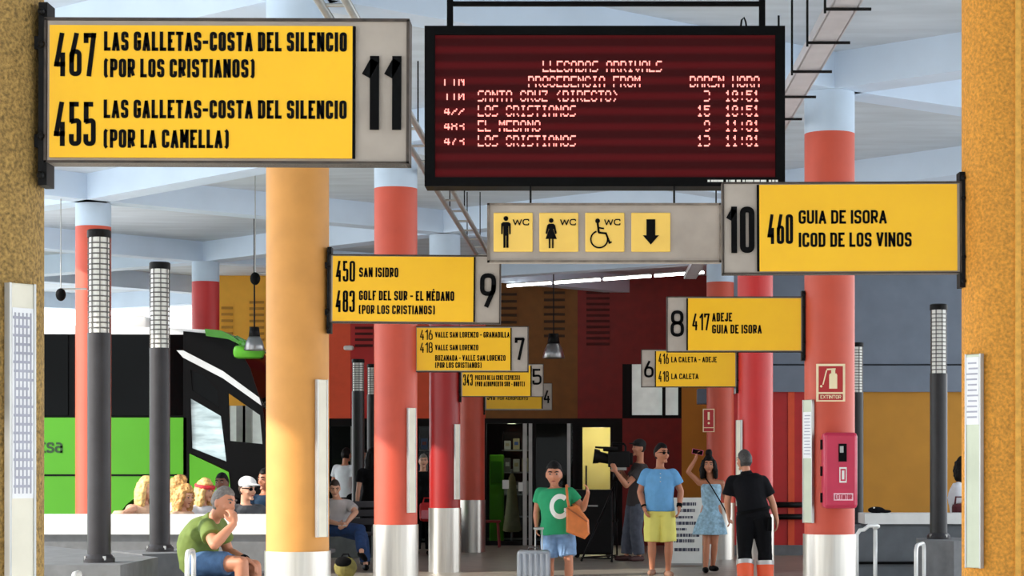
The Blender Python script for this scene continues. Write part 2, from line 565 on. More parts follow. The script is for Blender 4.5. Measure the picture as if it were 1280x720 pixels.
door('door_1', 604, 664, [(606, .06, M_frame), (656, .07, M_alu), (663, .06, M_alu)])
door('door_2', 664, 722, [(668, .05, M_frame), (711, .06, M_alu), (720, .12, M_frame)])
win = struct(MB().span((at(722, 0, DW).x, DW + .02, ZS - .16), (at(778, 0, DW).x, DW + .16, ZS)).build('window_2', M_frame))
for p in (724, 767, 775):
    x = at(p, 0, DW).x
    MB().span((x - .06, DW + .02, 0), (x + .06, DW + .14, ZS - .16)).build('window_frame', M_frame, win)
MB().span((at(722, 0, DW).x, DW + .02, 0), (at(778, 0, DW).x, DW + .16, at(0, 617, DW).z)).build('sill_panel', M_frame, win)
MB().span((at(727, 0, DW).x, DW + .07, at(0, 617, DW).z), (at(765, 0, DW).x, DW + .08, ZS - .16)).build('pane', M_glass, win)
# dark shop front continuing behind the columns
win = struct(MB().span((at(408, 0, DW).x, DW + .02, ZS - .14), (at(604, 0, DW).x, DW + .16, ZS)).build('window_3', M_frame))
for p in (410, 441, 520, 541, 604):
    x = at(p, 0, DW).x
    MB().span((x - .04, DW + .02, 0), (x + .04, DW + .14, ZS - .14)).build('window_frame', M_alu if p == 441 else M_frame, win)
MB().span((at(408, 0, DW).x, DW + .07, .06), (at(604, 0, DW).x, DW + .08, ZS - .14)).build('pane', M_glass, win)
# white window band behind the coach, under the yellow fascia
o = struct(MB().span((at(273, 0, DW).x, DW, at(0, 507, DW).z), (at(352, 0, DW).x, DW + .2, at(0, 497, DW).z)).build('window_4', M_w_yellow))
for p in (281, 301, 309, 352):
    x = at(p, 0, DW).x
    MB().span((x - .08, DW, 0), (x + .08, DW + .2, at(0, 507, DW).z)).build('window_frame', M_alu, o)
MB().span((at(273, 0, DW).x, DW + .1, 0), (at(352, 0, DW).x, DW + .15, at(0, 507, DW).z)).build('pane', M_pane_glow, o)

# facade on the other side: blue-grey fascia, red and ochre wall below it
DR = 33.0
x0 = at(905, 0, DR).x
ZF, ZG = at(0, 490, DR).z, at(0, 455, DR).z
wl = MB().span((x0, DR, ZG), (9.0, DR + .3, TOP)).build('wall_right', M_w_grey); struct(wl)
struct(MB().span((x0, DR - .08, ZF), (9.0, DR + .3, ZG - .03)).build('wall_right', M_w_grey))
struct(MB().span((x0, DR + .04, ZG - .03), (9.0, DR + .3, ZG)).build('wall_right', mat('groove', (60, 66, 74), .8)))
xs = at(1036, 0, DR).x
struct(MB().span((x0, DR, 0), (at(985, 0, DR).x, DR + .3, ZF)).build('wall_right', M_w_red))
struct(MB().span((at(985, 0, DR).x, DR - .02, 0), (at(993, 0, DR).x, DR + .3, ZF)).build('wall_right', M_w_orange))
struct(MB().span((at(993, 0, DR).x, DR, 0), (xs, DR + .3, ZF)).build('wall_right', M_w_red))
struct(MB().span((xs, DR, 0), (9.0, DR + .3, ZF)).build('wall_right', M_w_ochre))
struct(MB().span((x0, DR + .3, 0), (x0 + .25, DW + .3, TOP)).build('wall_side', M_w_red))
struct(MB().span((x0, DR - .05, 0), (xs, DR, .16)).build('baseboard_right', M_concrete))
# hand rail on the red wall
rl = thing('handrail', (at(985, 0, DR).x, DR - .1, .8), 'double black handrail fixed along the red wall under the grey fascia', 'handrail')
o0 = rl.location
for py in (631, 646):
    a = at(958, py, DR - .12); b = at(1010, py, DR - .12)
    MB(o0).cyl(a, b, .045).build('rail', M_black_metal, rl, True)
for px in (962, 1006):
    m = MB(o0)
    for py in (631, 646):
        a = at(px, py, DR - .12); m.cyl(a, (a.x, DR + .02, a.z), .02)
    m.build('bracket', M_black_metal, rl)

# low walls with pale copings beside the platforms
def low_wall(name, px0, px1, pyt, pyb, d, label, m, patch=None):
    a, b = at(px0, pyt, d), at(px1, pyb, d)
    o = MB().span((a.x, d + .04, 0), (b.x, d + .5, b.z)).build(name, m)
    struct(o)
    MB().span((a.x - .02, d - .02, b.z), (b.x + .02, d + .55, a.z)).build('coping', M_pale_concrete, o)
    return o
low_wall('wall_low', 20, 338, 644, 668, 21.2, '', M_concrete)
lw = low_wall('wall_low', 1083, 1430, 642, 655, 23.6, '', mat('slate_paint', (92, 96, 100), .8, var=.12))
a = at(1060, 658, 23.6); b = at(1430, 702, 23.6)
MB().span((a.x, 23.62, 0), (b.x, 24.05, a.z)).build('wall_panel', MATS['slate_paint'], lw)
MB().span((a.x, 23.58, b.z - .03), (b.x, 23.7, b.z)).build('groove', M_black, lw)

# ---------------------------------------------------------------- columns
R = 0.207
def column(x, y, paint, label, zt=4.16, sleeve=0.855, rad=R, band=None):
    o = thing('column', (x, y, 0), label, 'column')
    o['kind'] = 'thing'
    if sleeve:
        MB().lathe((0, 0, 0), [(rad + .012, 0), (rad + .012, sleeve)], 40).build('sleeve', band or M_steel, o)
        auto_smooth(o.children[-1])
    s = MB().lathe((0, 0, 0), [(rad, sleeve or 0), (rad, zt)], 40).build('painted_shaft', paint, o); auto_smooth(s)
    s = MB().lathe((0, 0, 0), [(rad, zt), (rad, 4.499)], 40).build('capital', M_capital, o); auto_smooth(s)
    return o
column(XB - .035, 6.48, M_gold_col, 'gold stuccoed column carrying the platform 11 sign', sleeve=0)
column(XB - .04, 13.8, M_yellow_col, 'smooth ochre column with steel base carrying the platform 9 sign')
column(XB + .05, 20.0, M_salmon, 'salmon column with steel base carrying the platform 7 sign', zt=4.08)
column(XB, 27.8, M_red, 'deep red column with steel base carrying the platform 5 sign')
column(XB + .02, 34.2, M_salmon, 'salmon column with steel base in front of the dark shop doors')
column(XC + .03, 10.3, M_amber_col, 'amber stuccoed column carrying the platform 10 sign', sleeve=0)
column(XC - .02, 17.2, M_salmon, 'salmon column with the crimson extinguisher box mounted on it')
column(XC - .05, 24.3, M_red2, 'bright red column carrying the platform 6 sign')
column(XC + .02, 31.6, M_salmon, 'salmon column with the small fire alarm sign, in front of the ochre wall', zt=4.2)
column(XA - .03, 24.5, M_salmon, 'salmon column in front of the green side of the coach', zt=4.23, sleeve=.62, band=M_pale_concrete)
column(XA + .02, 31.5, M_red2, 'red column rising behind the roof of the coach', zt=4.2)
# seam strip down the amber column
sx = [c for c in COL.objects if c.get('label', '').startswith('amber')][0]
m = MB(); ang = math.radians(-83)
m.box((R * math.cos(ang), R * math.sin(ang), 2.2), (.028, .014, 4.4), rz=ang + math.pi / 2)
m.build('seam_strip', mat('amber_trim', (228, 168, 70), .7, var=.15, scale=40), sx)

# cable trays hung under the slab
tr = thing('cable_tray', (-1.5, 20, 4.25), 'twin rail cable tray hanging beneath the slab beside the arrivals screen', 'cable tray')
o0 = tr.location
A, B = at(398, 0, 12.6), at(596, 318, 27.5)
A2, B2 = at(432, 0, 12.6), at(611, 318, 27.5)
dirA = (B - A)
A0, A20 = A - dirA * .3, A2 - (B2 - A2) * .3
MB(o0).tube([A0, B], .028).build('conduit', M_alu, tr, True)
MB(o0).tube([A20, B2], .028).build('conduit', M_alu, tr, True)
for k in range(22):
    t = k / 21
    p, q = A0.lerp(B, t), A20.lerp(B2, t)
    MB(o0).cyl(p, q, .012, n=6).build('rung', M_alu, tr)
for k in range(1, 22, 3):
    p = A0.lerp(B, k / 21)
    MB(o0).cyl(p, (p.x, p.y, 4.795), .007, n=6).build('hanger_rod', M_black_metal, tr)
    p = A20.lerp(B2, k / 21)
    MB(o0).cyl(p, (p.x, p.y, 4.795), .007, n=6).build('hanger_rod', M_black_metal, tr)

tr = thing('cable_tray', (1.57, 14, 4.2), 'flat painted cable tray on bracket rods above the salmon extinguisher column', 'cable tray')
o0 = tr.location
M_tray = mat('tray_paint', (196, 190, 192), .6, var=.06)
m = MB(o0); m.span((1.50, 8, 4.2), (1.66, 31, 4.23)); m.span((1.49, 8, 4.2), (1.505, 31, 4.27)); m.span((1.655, 8, 4.2), (1.67, 31, 4.27))
m.build('tray', M_tray, tr)
for y in (12.6, 13.6, 14.6, 15.6, 16.6, 18.5, 20.5, 23, 26):
    m = MB(o0)
    m.cyl((1.46, y, 4.16), (1.46, y, 4.795), .008, n=6)
    m.cyl((1.46, y, 4.185), (1.74, y, 4.185), .010, n=6)
    m.build('bracket', M_black_metal, tr)
# ---------------------------------------------------------------- platform signs
def sign(d, rect, label, yellow, divider, number, lines, bracket_px, slope=0.0, thick=.09):
    x0, y0, x1, y1 = rect
    c = at((x0 + x1) / 2, (y0 + y1) / 2, d)
    o = thing('platform_sign', c, label, 'sign', 'platform signs hung from the columns')
    k = d / F
    L = lambda px: (px - (x0 + x1) / 2) * k
    Z = lambda py: ((y0 + y1) / 2 - py) * k
    MB().box((0, thick / 2, 0), (L(x1) - L(x0), thick, Z(y0) - Z(y1)), bev=.006).build('frame', M_sign_grey, o)
    m = MB()
    e = .006
    for a, b in ((Z(y0), Z(y0) - e), (Z(y1) + e * .6, Z(y1))):
        m.span((L(x0) - .004, -.006, a + .003), (L(x1) + .004, thick, b))
    m.span((L(x0) - .004, -.006, Z(y0)), (L(x0) + .004, thick, Z(y1)))
    m.span((L(x1) - .004, -.006, Z(y0)), (L(x1) + .004, thick, Z(y1)))
    m.build('edge_trim', mat('weathered_edge', (62, 52, 44), .6, var=.4, scale=30), o)
    a, b, cc, e2 = yellow
    MB().span((L(a), -.012, Z(b)), (L(cc), .02, Z(e2))).build('yellow_panel', M_sign_yellow, o)
    MB().span((L(divider[0]), -.012, Z(b)), (L(divider[1]), .02, Z(e2))).build('divider', M_black, o)
    s, p, q, r, t = number
    text('number', s, M_black, o, L(p), L(r), Z(t), Z(q), -.009, weight=.125)
    for s, p, q, r, t in lines:
        big = s.isdigit()
        text('lettering', s, M_black, o, L(p), L(r), Z(t), Z(q), -.0125, weight=.106 if big else .172, thick=.003)
    # bracket that bolts it to its column
    bx = L(bracket_px)
    side = 1 if bracket_px > (x0 + x1) / 2 else -1
    ex = L(x1) if side > 0 else L(x0)
    m = MB()
    m.span((ex - side * .005, -.002, Z(y0) + .05), (ex + side * .022, thick, Z(y1) - .07))
    m.span((ex, .02, Z(y0) - .05), (bx + side * .10, thick - .01, Z(y0) - .09))
    m.span((ex, .02, Z(y1) + .05), (bx + side * .10, thick - .01, Z(y1) + .09))
    m.build('bracket', M_black_metal, o)
    for z in (Z(y0) + .02, Z(y0) - .08, Z(y1) + .08, Z(y1) - .04):
        MB().sphere((ex + side * .012, -.01, z), .012, 8).build('bolt', M_black_metal, o)
    o.rotation_euler = (0, -slope, 0)
    return o

sign(6.40, (57, 24, 510, 204), 'largest yellow sign, platform 11, on the gold stuccoed column', (63, 33, 441, 198), (441, 444.5),
     ('11', 452, 70, 502, 162),
     [('467', 69, 43, 121, 97), ('LAS GALLETAS-COSTA DEL SILENCIO', 131, 41, 434, 65), ('(POR LOS CRISTIANOS)', 131, 75, 319, 98),
      ('455', 69, 129, 121, 184), ('LAS GALLETAS-COSTA DEL SILENCIO', 131, 126, 434, 149), ('(POR LA CAMELLA)', 131, 163, 287, 186)], 52, slope=-.004)
sign(13.7, (413, 319, 625, 404), 'yellow sign for platform 9 on the smooth ochre column', (416, 321, 592, 402), (592, 594),
     ('9', 600, 341, 620, 386),
     [('450', 420, 327, 444, 353), ('SAN ISIDRO', 449, 335, 498, 347), ('483', 420, 364, 444, 391),
      ('GOLF DEL SUR - EL MÉDANO', 449, 364, 568, 376), ('(POR LOS CRISTIANOS)', 449, 382, 544, 393)], 410, slope=-.008)
sign(19.95, (519, 408, 660, 465), 'yellow sign for platform 7 with four lines on the salmon column', (521, 410, 638, 463), (638, 639.5),
     ('7', 643.5, 422, 656, 450),
     [('416', 525, 412, 541, 425), ('VALLE SAN LORENZO - GRANADILLA', 544, 415, 637, 422), ('418', 525, 428, 541, 441),
      ('VALLE SAN LORENZO', 544, 431, 598, 438), ('BUZANADA - VALLE SAN LORENZO', 544, 444, 632, 451), ('(POR LOS CRISTIANOS)', 544, 453, 602, 460)], 518)
sign(27.7, (576, 455, 679, 496), 'yellow sign for platform 5 partly covered by the platform 7 sign', (578, 457, 663, 495), (663, 664.5),
     ('5', 665.5, 461, 677, 481),
     [('343', 579, 468, 591, 482), ('PUERTO DE LA CRUZ (EXPRESS)', 594, 469, 650, 475), ('(POR AEROPUERTO SUR - NORTE)', 594, 477, 656, 483)], 575)
sign(34.1, (606, 479, 690, 513), 'lowest looking yellow sign, platform 4, partly covered by the platform 5 sign', (608, 481, 677, 511), (677, 678.5),
     ('4', 679.5, 487, 688, 504),
     [('340', 609, 489, 619, 500), ('POR AEROPUERTO', 622, 496, 660, 500)], 605)
sign(10.25, (904, 228, 1201, 342), 'yellow sign for platform 10 on the amber stuccoed column', (949, 231, 1196, 339), (946, 949),
     ('10', 907, 258, 943, 316),
     [('460', 959, 268, 991, 305), ('GUIA DE ISORA', 998, 263, 1108, 280), ('ICOD DE LOS VINOS', 998, 291, 1139, 309)], 1204, slope=.004)
sign(17.15, (834, 371, 1003, 440), 'yellow sign for platform 8 on the extinguisher column', (860, 373, 1001, 438), (858, 860),
     ('8', 838, 388, 855, 421),
     [('417', 865, 392, 887, 413), ('ADEJE', 890, 391, 915, 402), ('GUIA DE ISORA', 890, 406, 952, 417)], 1005)
sign(24.25, (802, 437, 921, 484), 'yellow sign for platform 6 hanging below the platform 8 sign', (820, 439, 919, 483), (818.6, 820),
     ('6', 805, 450, 817, 472),
     [('416', 823, 442, 836, 455), ('LA CALETA - ADEJE', 839, 446, 896, 453), ('418', 823, 464, 836, 477), ('LA CALETA', 839, 467, 873, 474)], 923)

# ---------------------------------------------------------------- arrivals screen
FONT = {
 'A': '01110 10001 10001 11111 10001 10001 10001', 'C': '01110 10001 10000 10000 10000 10001 01110', 'D': '11110 10001 10001 10001 10001 10001 11110',
 'E': '11111 10000 10000 11110 10000 10000 11111', 'F': '11111 10000 10000 11110 10000 10000 10000', 'G': '01110 10001 10000 10111 10001 10001 01110',
 'H': '10001 10001 10001 11111 10001 10001 10001', 'I': '01110 00100 00100 00100 00100 00100 01110', 'L': '10000 10000 10000 10000 10000 10000 11111',
 'M': '10001 11011 10101 10101 10001 10001 10001', 'N': '10001 11001 10101 10011 10001 10001 10001', 'O': '01110 10001 10001 10001 10001 10001 01110',
 'P': '11110 10001 10001 11110 10000 10000 10000', 'R': '11110 10001 10001 11110 10100 10010 10001', 'S': '01111 10000 10000 01110 00001 00001 11110',
 'T': '11111 00100 00100 00100 00100 00100 00100', 'U': '10001 10001 10001 10001 10001 10001 01110', 'V': '10001 10001 10001 10001 10001 01010 00100',
 'Z': '11111 00001 00010 00100 01000 10000 11111', '(': '00010 00100 01000 01000 01000 00100 00010', ')': '01000 00100 00010 00010 00010 00100 01000',
 '0': '01110 10001 10011 10101 11001 10001 01110', '1': '00100 01100 00100 00100 00100 00100 01110', '2': '01110 10001 00001 00110 01000 10000 11111',
 '3': '11110 00001 00001 01110 00001 00001 11110', '4': '00010 00110 01010 10010 11111 00010 00010', '5': '11111 10000 11110 00001 00001 10001 01110',
 '7': '11111 00001 00010 00100 01000 01000 01000', '8': '01110 10001 10001 01110 10001 10001 01110', '9': '01110 10001 10001 01111 00001 00001 01110',
 ':': '00000 00100 00100 00000 00100 00100 00000', ' ': '00000 00000 00000 00000 00000 00000 00000'}
DS = 12.5
sc = thing('arrivals_screen', at(756, 133, DS), 'dark red dot matrix arrivals screen in a black casing hung from the ceiling', 'screen')
o0 = sc.location
a, b = at(531, 33, DS), at(981, 233, DS)
fo = [(a.x, a.z), (b.x, a.z), (b.x, b.z), (a.x, b.z)]
a2, b2 = at(544, 44, DS), at(969, 222, DS)
hi = [(a2.x, a2.z), (b2.x, a2.z), (b2.x, b2.z), (a2.x, b2.z)]
plate('casing_bezel', fo, [hi], DS, .04, M_black, sc, o0)
MB(o0).span((a.x, DS + .02, b.z), (b.x, DS + .2, a.z)).build('casing', M_black, sc)
m_scr = bpy.data.materials.new('led_screen'); m_scr.use_nodes = True
t = m_scr.node_tree; p = t.nodes['Principled BSDF']
p.inputs['Base Color'].default_value = (0.012, 0.004, 0.004, 1); p.inputs['Roughness'].default_value = .5; p.inputs['Specular IOR Level'].default_value = .05
tcn = t.nodes.new('ShaderNodeTexCoord'); sp = t.nodes.new('ShaderNodeSeparateXYZ')
wv = t.nodes.new('ShaderNodeMath'); wv.operation = 'MULTIPLY'; wv.inputs[1].default_value = 2 * math.pi / (19.2 * DS / F)
sn = t.nodes.new('ShaderNodeMath'); sn.operation = 'COSINE'
cr = t.nodes.new('ShaderNodeValToRGB')
cr.color_ramp.elements[0].position = .25; cr.color_ramp.elements[0].color = (0.026, 0.0016, 0.0022, 1)
cr.color_ramp.elements[1].position = .95; cr.color_ramp.elements[1].color = (0.066, 0.003, 0.0042, 1)
mh = t.nodes.new('ShaderNodeMath'); mh.operation = 'MULTIPLY_ADD'; mh.inputs[1].default_value = .5; mh.inputs[2].default_value = .5
ph = t.nodes.new('ShaderNodeMath'); ph.operation = 'ADD'; ph.inputs[1].default_value = (139 - 133) * 2 * math.pi / 19.2
t.links.new(tcn.outputs['Object'], sp.inputs[0]); t.links.new(sp.outputs['Z'], wv.inputs[0]); t.links.new(wv.outputs[0], ph.inputs[0])
t.links.new(ph.outputs[0], sn.inputs[0]); t.links.new(sn.outputs[0], mh.inputs[0]); t.links.new(mh.outputs[0], cr.inputs[0])
t.links.new(cr.outputs[0], p.inputs['Emission Color']); p.inputs['Emission Strength'].default_value = 1.0
MB(o0).span((a2.x, DS + .005, b2.z), (b2.x, DS + .03, a2.z)).build('display', m_scr, sc)
m_led = mat('lit_led', (255, 150, 140), .5, var=0, emit=1.15)
def led(s, px0, py0, rows=(0, 1, 2, 5, 6), px=1.475, py=2.0):
    m = MB(o0)
    for i, ch in enumerate(s):
        g = FONT[ch].split()
        for r in rows:
            for cidx in range(5):
                if g[r][cidx] == '1':
                    c = at(px0 + (i * 6 + cidx) * px, py0 + r * py, DS)
                    m.box((c.x, DS, c.z), (.0073, .006, .0082))
    m.build('led_text', m_led, sc)
led('LLEGADAS ARRIVALS', 679, 77)
led('LIN', 556, 96, (2, 3, 4, 5)); led('PROCEDENCIA FROM', 661, 96); led('DARSN HORA', 863, 96)
for i, (l, s, dd, h) in enumerate((('110', 'SANTA CRUZ (DIRECTO)', ' 3', '10:51'), ('422', 'LOS CRISTIANOS', '15', '10:51'), ('483', 'EL MEDANO', ' 9', '11:01'), ('473', 'LOS CRISTIANOS', '13', '11:01'))):
    y = 114 + i * 18.7
    led(l, 556, y, (2, 3, 4, 5)); led(s, 598, y); led(dd, 872, y); led(h, 907, y)
m = MB(o0)
random.seed(3)
x = 886
while x < 975:
    wd = random.choice((2, 3, 5, 7))
    p0 = at(x, 226, DS - .025); m.box((p0.x, DS - .022, p0.z), (wd * DS / F, .004, .012)); x += wd + 1.2
m.build('maker_plate', M_white, sc)
for px in (561.5, 954):
    c = at(px, 10, DS)
    MB(o0).span((c.x - .018, DS + .06, at(0, 40, DS).z), (c.x + .018, DS + .10, 4.795)).build('hanger_post', M_black, sc)
c = at(757, 1, DS)
MB(o0).span((at(558, 0, DS).x, DS + .065, c.z - .014), (at(957, 0, DS).x, DS + .095, c.z + .012)).build('cross_bar', M_black, sc)
m = MB(o0)
pp = [at(926, 33, DS + .05), at(927, 25, DS + .05), at(930, 22, DS + .05), at(932, 27, DS + .05), at(933, 33, DS + .05)]
m.tube(pp, .006, 6); m.build('cable_loop', M_black, sc)

# ---------------------------------------------------------------- toilets sign
D2 = 12.45
wc = thing('toilets_sign', at(756, 291, D2), 'taupe toilets sign with four yellow pictogram squares under the arrivals screen', 'sign')
o0 = wc.location
k = D2 / F
L = lambda px: (px - 756) * k
Z = lambda py: (291 - py) * k
MB().box((0, .05, 0), (L(902) - L(609), .10, Z(254) - Z(328)), bev=.008).build('casing', M_sign_grey, wc)
m = MB()
for q in ((609, 254, 902, 256.5), (609, 325.5, 902, 328), (609, 254, 612, 328), (899, 254, 902, 328)):
    m.span((L(q[0]), -.012, Z(q[1])), (L(q[2]), .01, Z(q[3])))
m.build('edge_trim', mat('taupe_trim', (120, 108, 96), .5, var=.3, scale=20), wc)
M_picto_y = mat('pictogram_yellow', (252, 206, 96), .35, var=.05)
tiles = []
for a, b in ((617, 666), (674, 723), (731.5, 780.5), (789, 838)):
    tiles.append(MB().box(((L(a) + L(b)) / 2, -.006, Z(290.5)), (L(b) - L(a), .012, 49 * k), bev=.02 * .28).build('pictogram_tile', M_picto_y, wc))
yf = -.0135
def flat(m, poly):
    m.prism([(L(x), Z(y)) for x, y in poly], yf - .003, yf + .004)
def disc(m, cx, cy, r, n=20):
    flat(m, [(cx + r * math.cos(2 * math.pi * i / n), cy + r * math.sin(2 * math.pi * i / n)) for i in range(n)])
def bar(m, x0, y0, x1, y1, wd):
    dx, dy = x1 - x0, y1 - y0; l = math.hypot(dx, dy); nx, ny = -dy / l * wd / 2, dx / l * wd / 2
    flat(m, [(x0 + nx, y0 + ny), (x1 + nx, y1 + ny), (x1 - nx, y1 - ny), (x0 - nx, y0 - ny)])
m = MB(); disc(m, 632.5, 273.5, 3)
flat(m, [(629, 278), (636, 278), (638.5, 280), (638.5, 293), (636.6, 293), (636.3, 283), (635.7, 283), (635.7, 310), (633, 310), (633, 295), (632, 295), (632, 310), (629.3, 310), (629.3, 283), (628.7, 283), (628.4, 293), (626.5, 293), (626.5, 280)])
m.build('man_symbol', M_black, tiles[0])
m = MB(); disc(m, 689, 276, 2.9)
flat(m, [(686, 280), (692, 280), (694, 282), (696, 292), (694, 293), (692, 286), (691.6, 287), (696, 299), (692, 299), (692, 310.5), (690, 310.5), (690, 299), (688, 299), (688, 310.5), (686, 310.5), (686, 299), (682, 299), (686.4, 287), (686, 286), (684, 293), (682, 292), (684, 282)])
m.build('woman_symbol', M_black, tiles[1])
m = MB(); disc(m, 747, 276.5, 3)
bar(m, 747, 279, 748.5, 291, 2.6); bar(m, 748, 291, 757, 292, 2.4); bar(m, 757, 291, 762, 304, 2.4); bar(m, 761, 304.5, 764.5, 302.5, 2); bar(m, 748, 285, 755, 286, 1.8)
for i in range(22):
    a0 = math.radians(-15 + i * 12); a1 = math.radians(-15 + (i + 1.15) * 12)
    bar(m, 749 + 10.5 * math.cos(a0), 299.5 + 10.5 * math.sin(a0), 749 + 10.5 * math.cos(a1), 299.5 + 10.5 * math.sin(a1), 1.9)
m.build('wheelchair_symbol', M_black, tiles[2])
m = MB(); flat(m, [(808, 274.5), (819, 274.5), (819, 294.5), (823.5, 294.5), (813.5, 306), (803.5, 294.5), (808, 294.5)])
m.build('arrow_symbol', M_black, tiles[3])
for i, (a, b) in enumerate(((641, 661.5), (700, 720), (755, 775.5))):
    text('lettering', 'WC', M_black, tiles[i], L(a), L(b), Z(282), Z(274), yf, weight=.17)
for px in (663, 843):
    MB().span((L(px) - .006, .03, Z(256)), (L(px) + .006, .05, Z(228))).build('hanger_rod', M_black_metal, wc)

# ---------------------------------------------------------------- boards, labels and boxes on the columns
M_paper = mat('timetable_paper', (236, 236, 238), .5, var=.05)
M_print = mat('printed_rows', (168, 168, 182), .6, var=.2)
M_board = mat('cream_board', (228, 222, 204), .5, var=.08)
M_board_g = mat('aluminium_board', (186, 192, 170), .4, .2, var=.12, scale=3)
def board(cx, cy, az, z0, z1, wd, label, body, sheet=None, grid=False, rows=True):
    """az: direction the board faces, degrees from -Y towards +X"""
    a = math.radians(az); wd *= .76
    nx, ny = math.sin(a), -math.cos(a)
    o = thing('timetable_board', (cx + nx * (R + .004), cy + ny * (R + .004), z0), label, 'timetable', 'timetable boards on the columns', rz=a)
    MB().box((0, -.011, (z1 - z0) / 2), (wd, .024, z1 - z0), bev=.005).build('backing', body, o)
    for sx in (-1, 1):
        MB().span((sx * wd / 2 - .004, -.026, 0), (sx * wd / 2 + .004, 0, z1 - z0)).build('edge_rail', M_alu, o)
    if sheet:
        s0, s1 = sheet
        p = MB().span((-wd / 2 + .006, -.0255, s0 - z0), (wd / 2 - .006, -.020, s1 - z0)).build('paper_sheet', M_paper, o)
        m = MB(); n = int((s1 - s0) / .028)
        random.seed(int(cx * 100 + cy))
        for i in range(n):
            z = s1 - z0 - .03 - i * (s1 - s0 - .04) / n
            m.box((random.uniform(-.005, .005), -.0262, z), (wd * random.uniform(.55, .78), .002, .008))
        if grid:
            for j in range(5):
                m.box((-wd * .32 + j * wd * .16, -.0263, (s0 + s1) / 2 - z0), (.004, .002, s1 - s0 - .03))
        m.build('printed_rows', M_print, p)
    return o
board(XB - .035, 6.48, 52, .70, 1.975, .118, 'tall timetable board with a printed grid on the gold stuccoed column', M_board, (1.32, 1.90), True)
board(XB - .04, 13.8, 52, .95, 1.985, .115, 'narrow white timetable board on the smooth ochre column', M_board)
board(XB + .05, 20.0, 47, .97, 1.97, .12, 'narrow white timetable board on the salmon column under the platform 7 sign', M_board)
board(XB, 27.8, 50, .97, 1.97, .11, 'narrow white timetable board on the deep red column', M_board)
board(XC + .03, 10.3, -51, .92, 1.965, .12, 'aluminium timetable board with white sheet on the amber stuccoed column', M_board_g, (1.62, 1.95), rows=False)
board(XC - .02, 17.2, -57, .95, 1.96, .15, 'aluminium timetable board with white sheet beside the crimson extinguisher box', M_board_g, (1.48, 1.86))
board(XC - .05, 24.3, -61, .95, 1.95, .13, 'pale timetable board on the bright red column behind the man in black uniform', M_board)

o = thing('extinguisher_box', (XC - .02, 17.2 - R - .002, .98), 'crimson fire extinguisher box on the salmon column', 'extinguisher box')
kx = 17.0 / F
X8 = XC - .02
dX = lambda px: (px - 730) * kx - X8
dZ = lambda py: H + (582 - py) * kx - .98
M_crim = mat('crimson_plastic', (200, 44, 78), .35, var=.05)
w2 = (dX(1068) - dX(1026)) / 2; cx = (dX(1068) + dX(1026)) / 2
m = MB(); m.box((cx, -.10, dZ(588)), (w2 * 2, .20, dZ(541) - dZ(635)), bev=.03); m.build('body', M_crim, o); auto_smooth(o.children[-1], 50)
m = MB(); m.box((cx, -.205, dZ(588)), (w2 * 1.72, .02, (dZ(541) - dZ(635)) * .93), bev=.009); m.build('door', M_crim, o)
m = MB(); m.span((dX(1044), -.222, dZ(555)), (dX(1054), -.20, dZ(577))); m.build('window_slot', M_black, o)
MB().span((dX(1045.5), -.224, dZ(558)), (dX(1050), -.21, dZ(566))).build('extinguisher_neck', M_alu, o)
for py in (556, 589, 622):
    MB().span((dX(1026) - .012, -.12, dZ(py - 6)), (dX(1026) + .01, -.05, dZ(py + 6))).build('hinge', M_black, o)
q = MB().span((dX(1045), -.2185, dZ(584)), (dX(1054), -.21, dZ(603))).build('emblem', M_white, o)
MB().span((dX(1046.3), -.220, dZ(586)), (dX(1052.7), -.214, dZ(601))).build('emblem_field', M_crim, q)
MB().span((dX(1048), -.2215, dZ(588)), (dX(1051), -.214, dZ(599))).build('emblem_bar', M_white, q)
q = MB().span((dX(1038), -.2185, dZ(616)), (dX(1062), -.21, dZ(625))).build('name_strip', mat('pink_strip', (250, 196, 206), .5), o)
text('lettering', 'EXTINTOR', M_crim, q, dX(1039.5), dX(1060.5), dZ(623.6), dZ(617.6), -.2195, weight=.17)

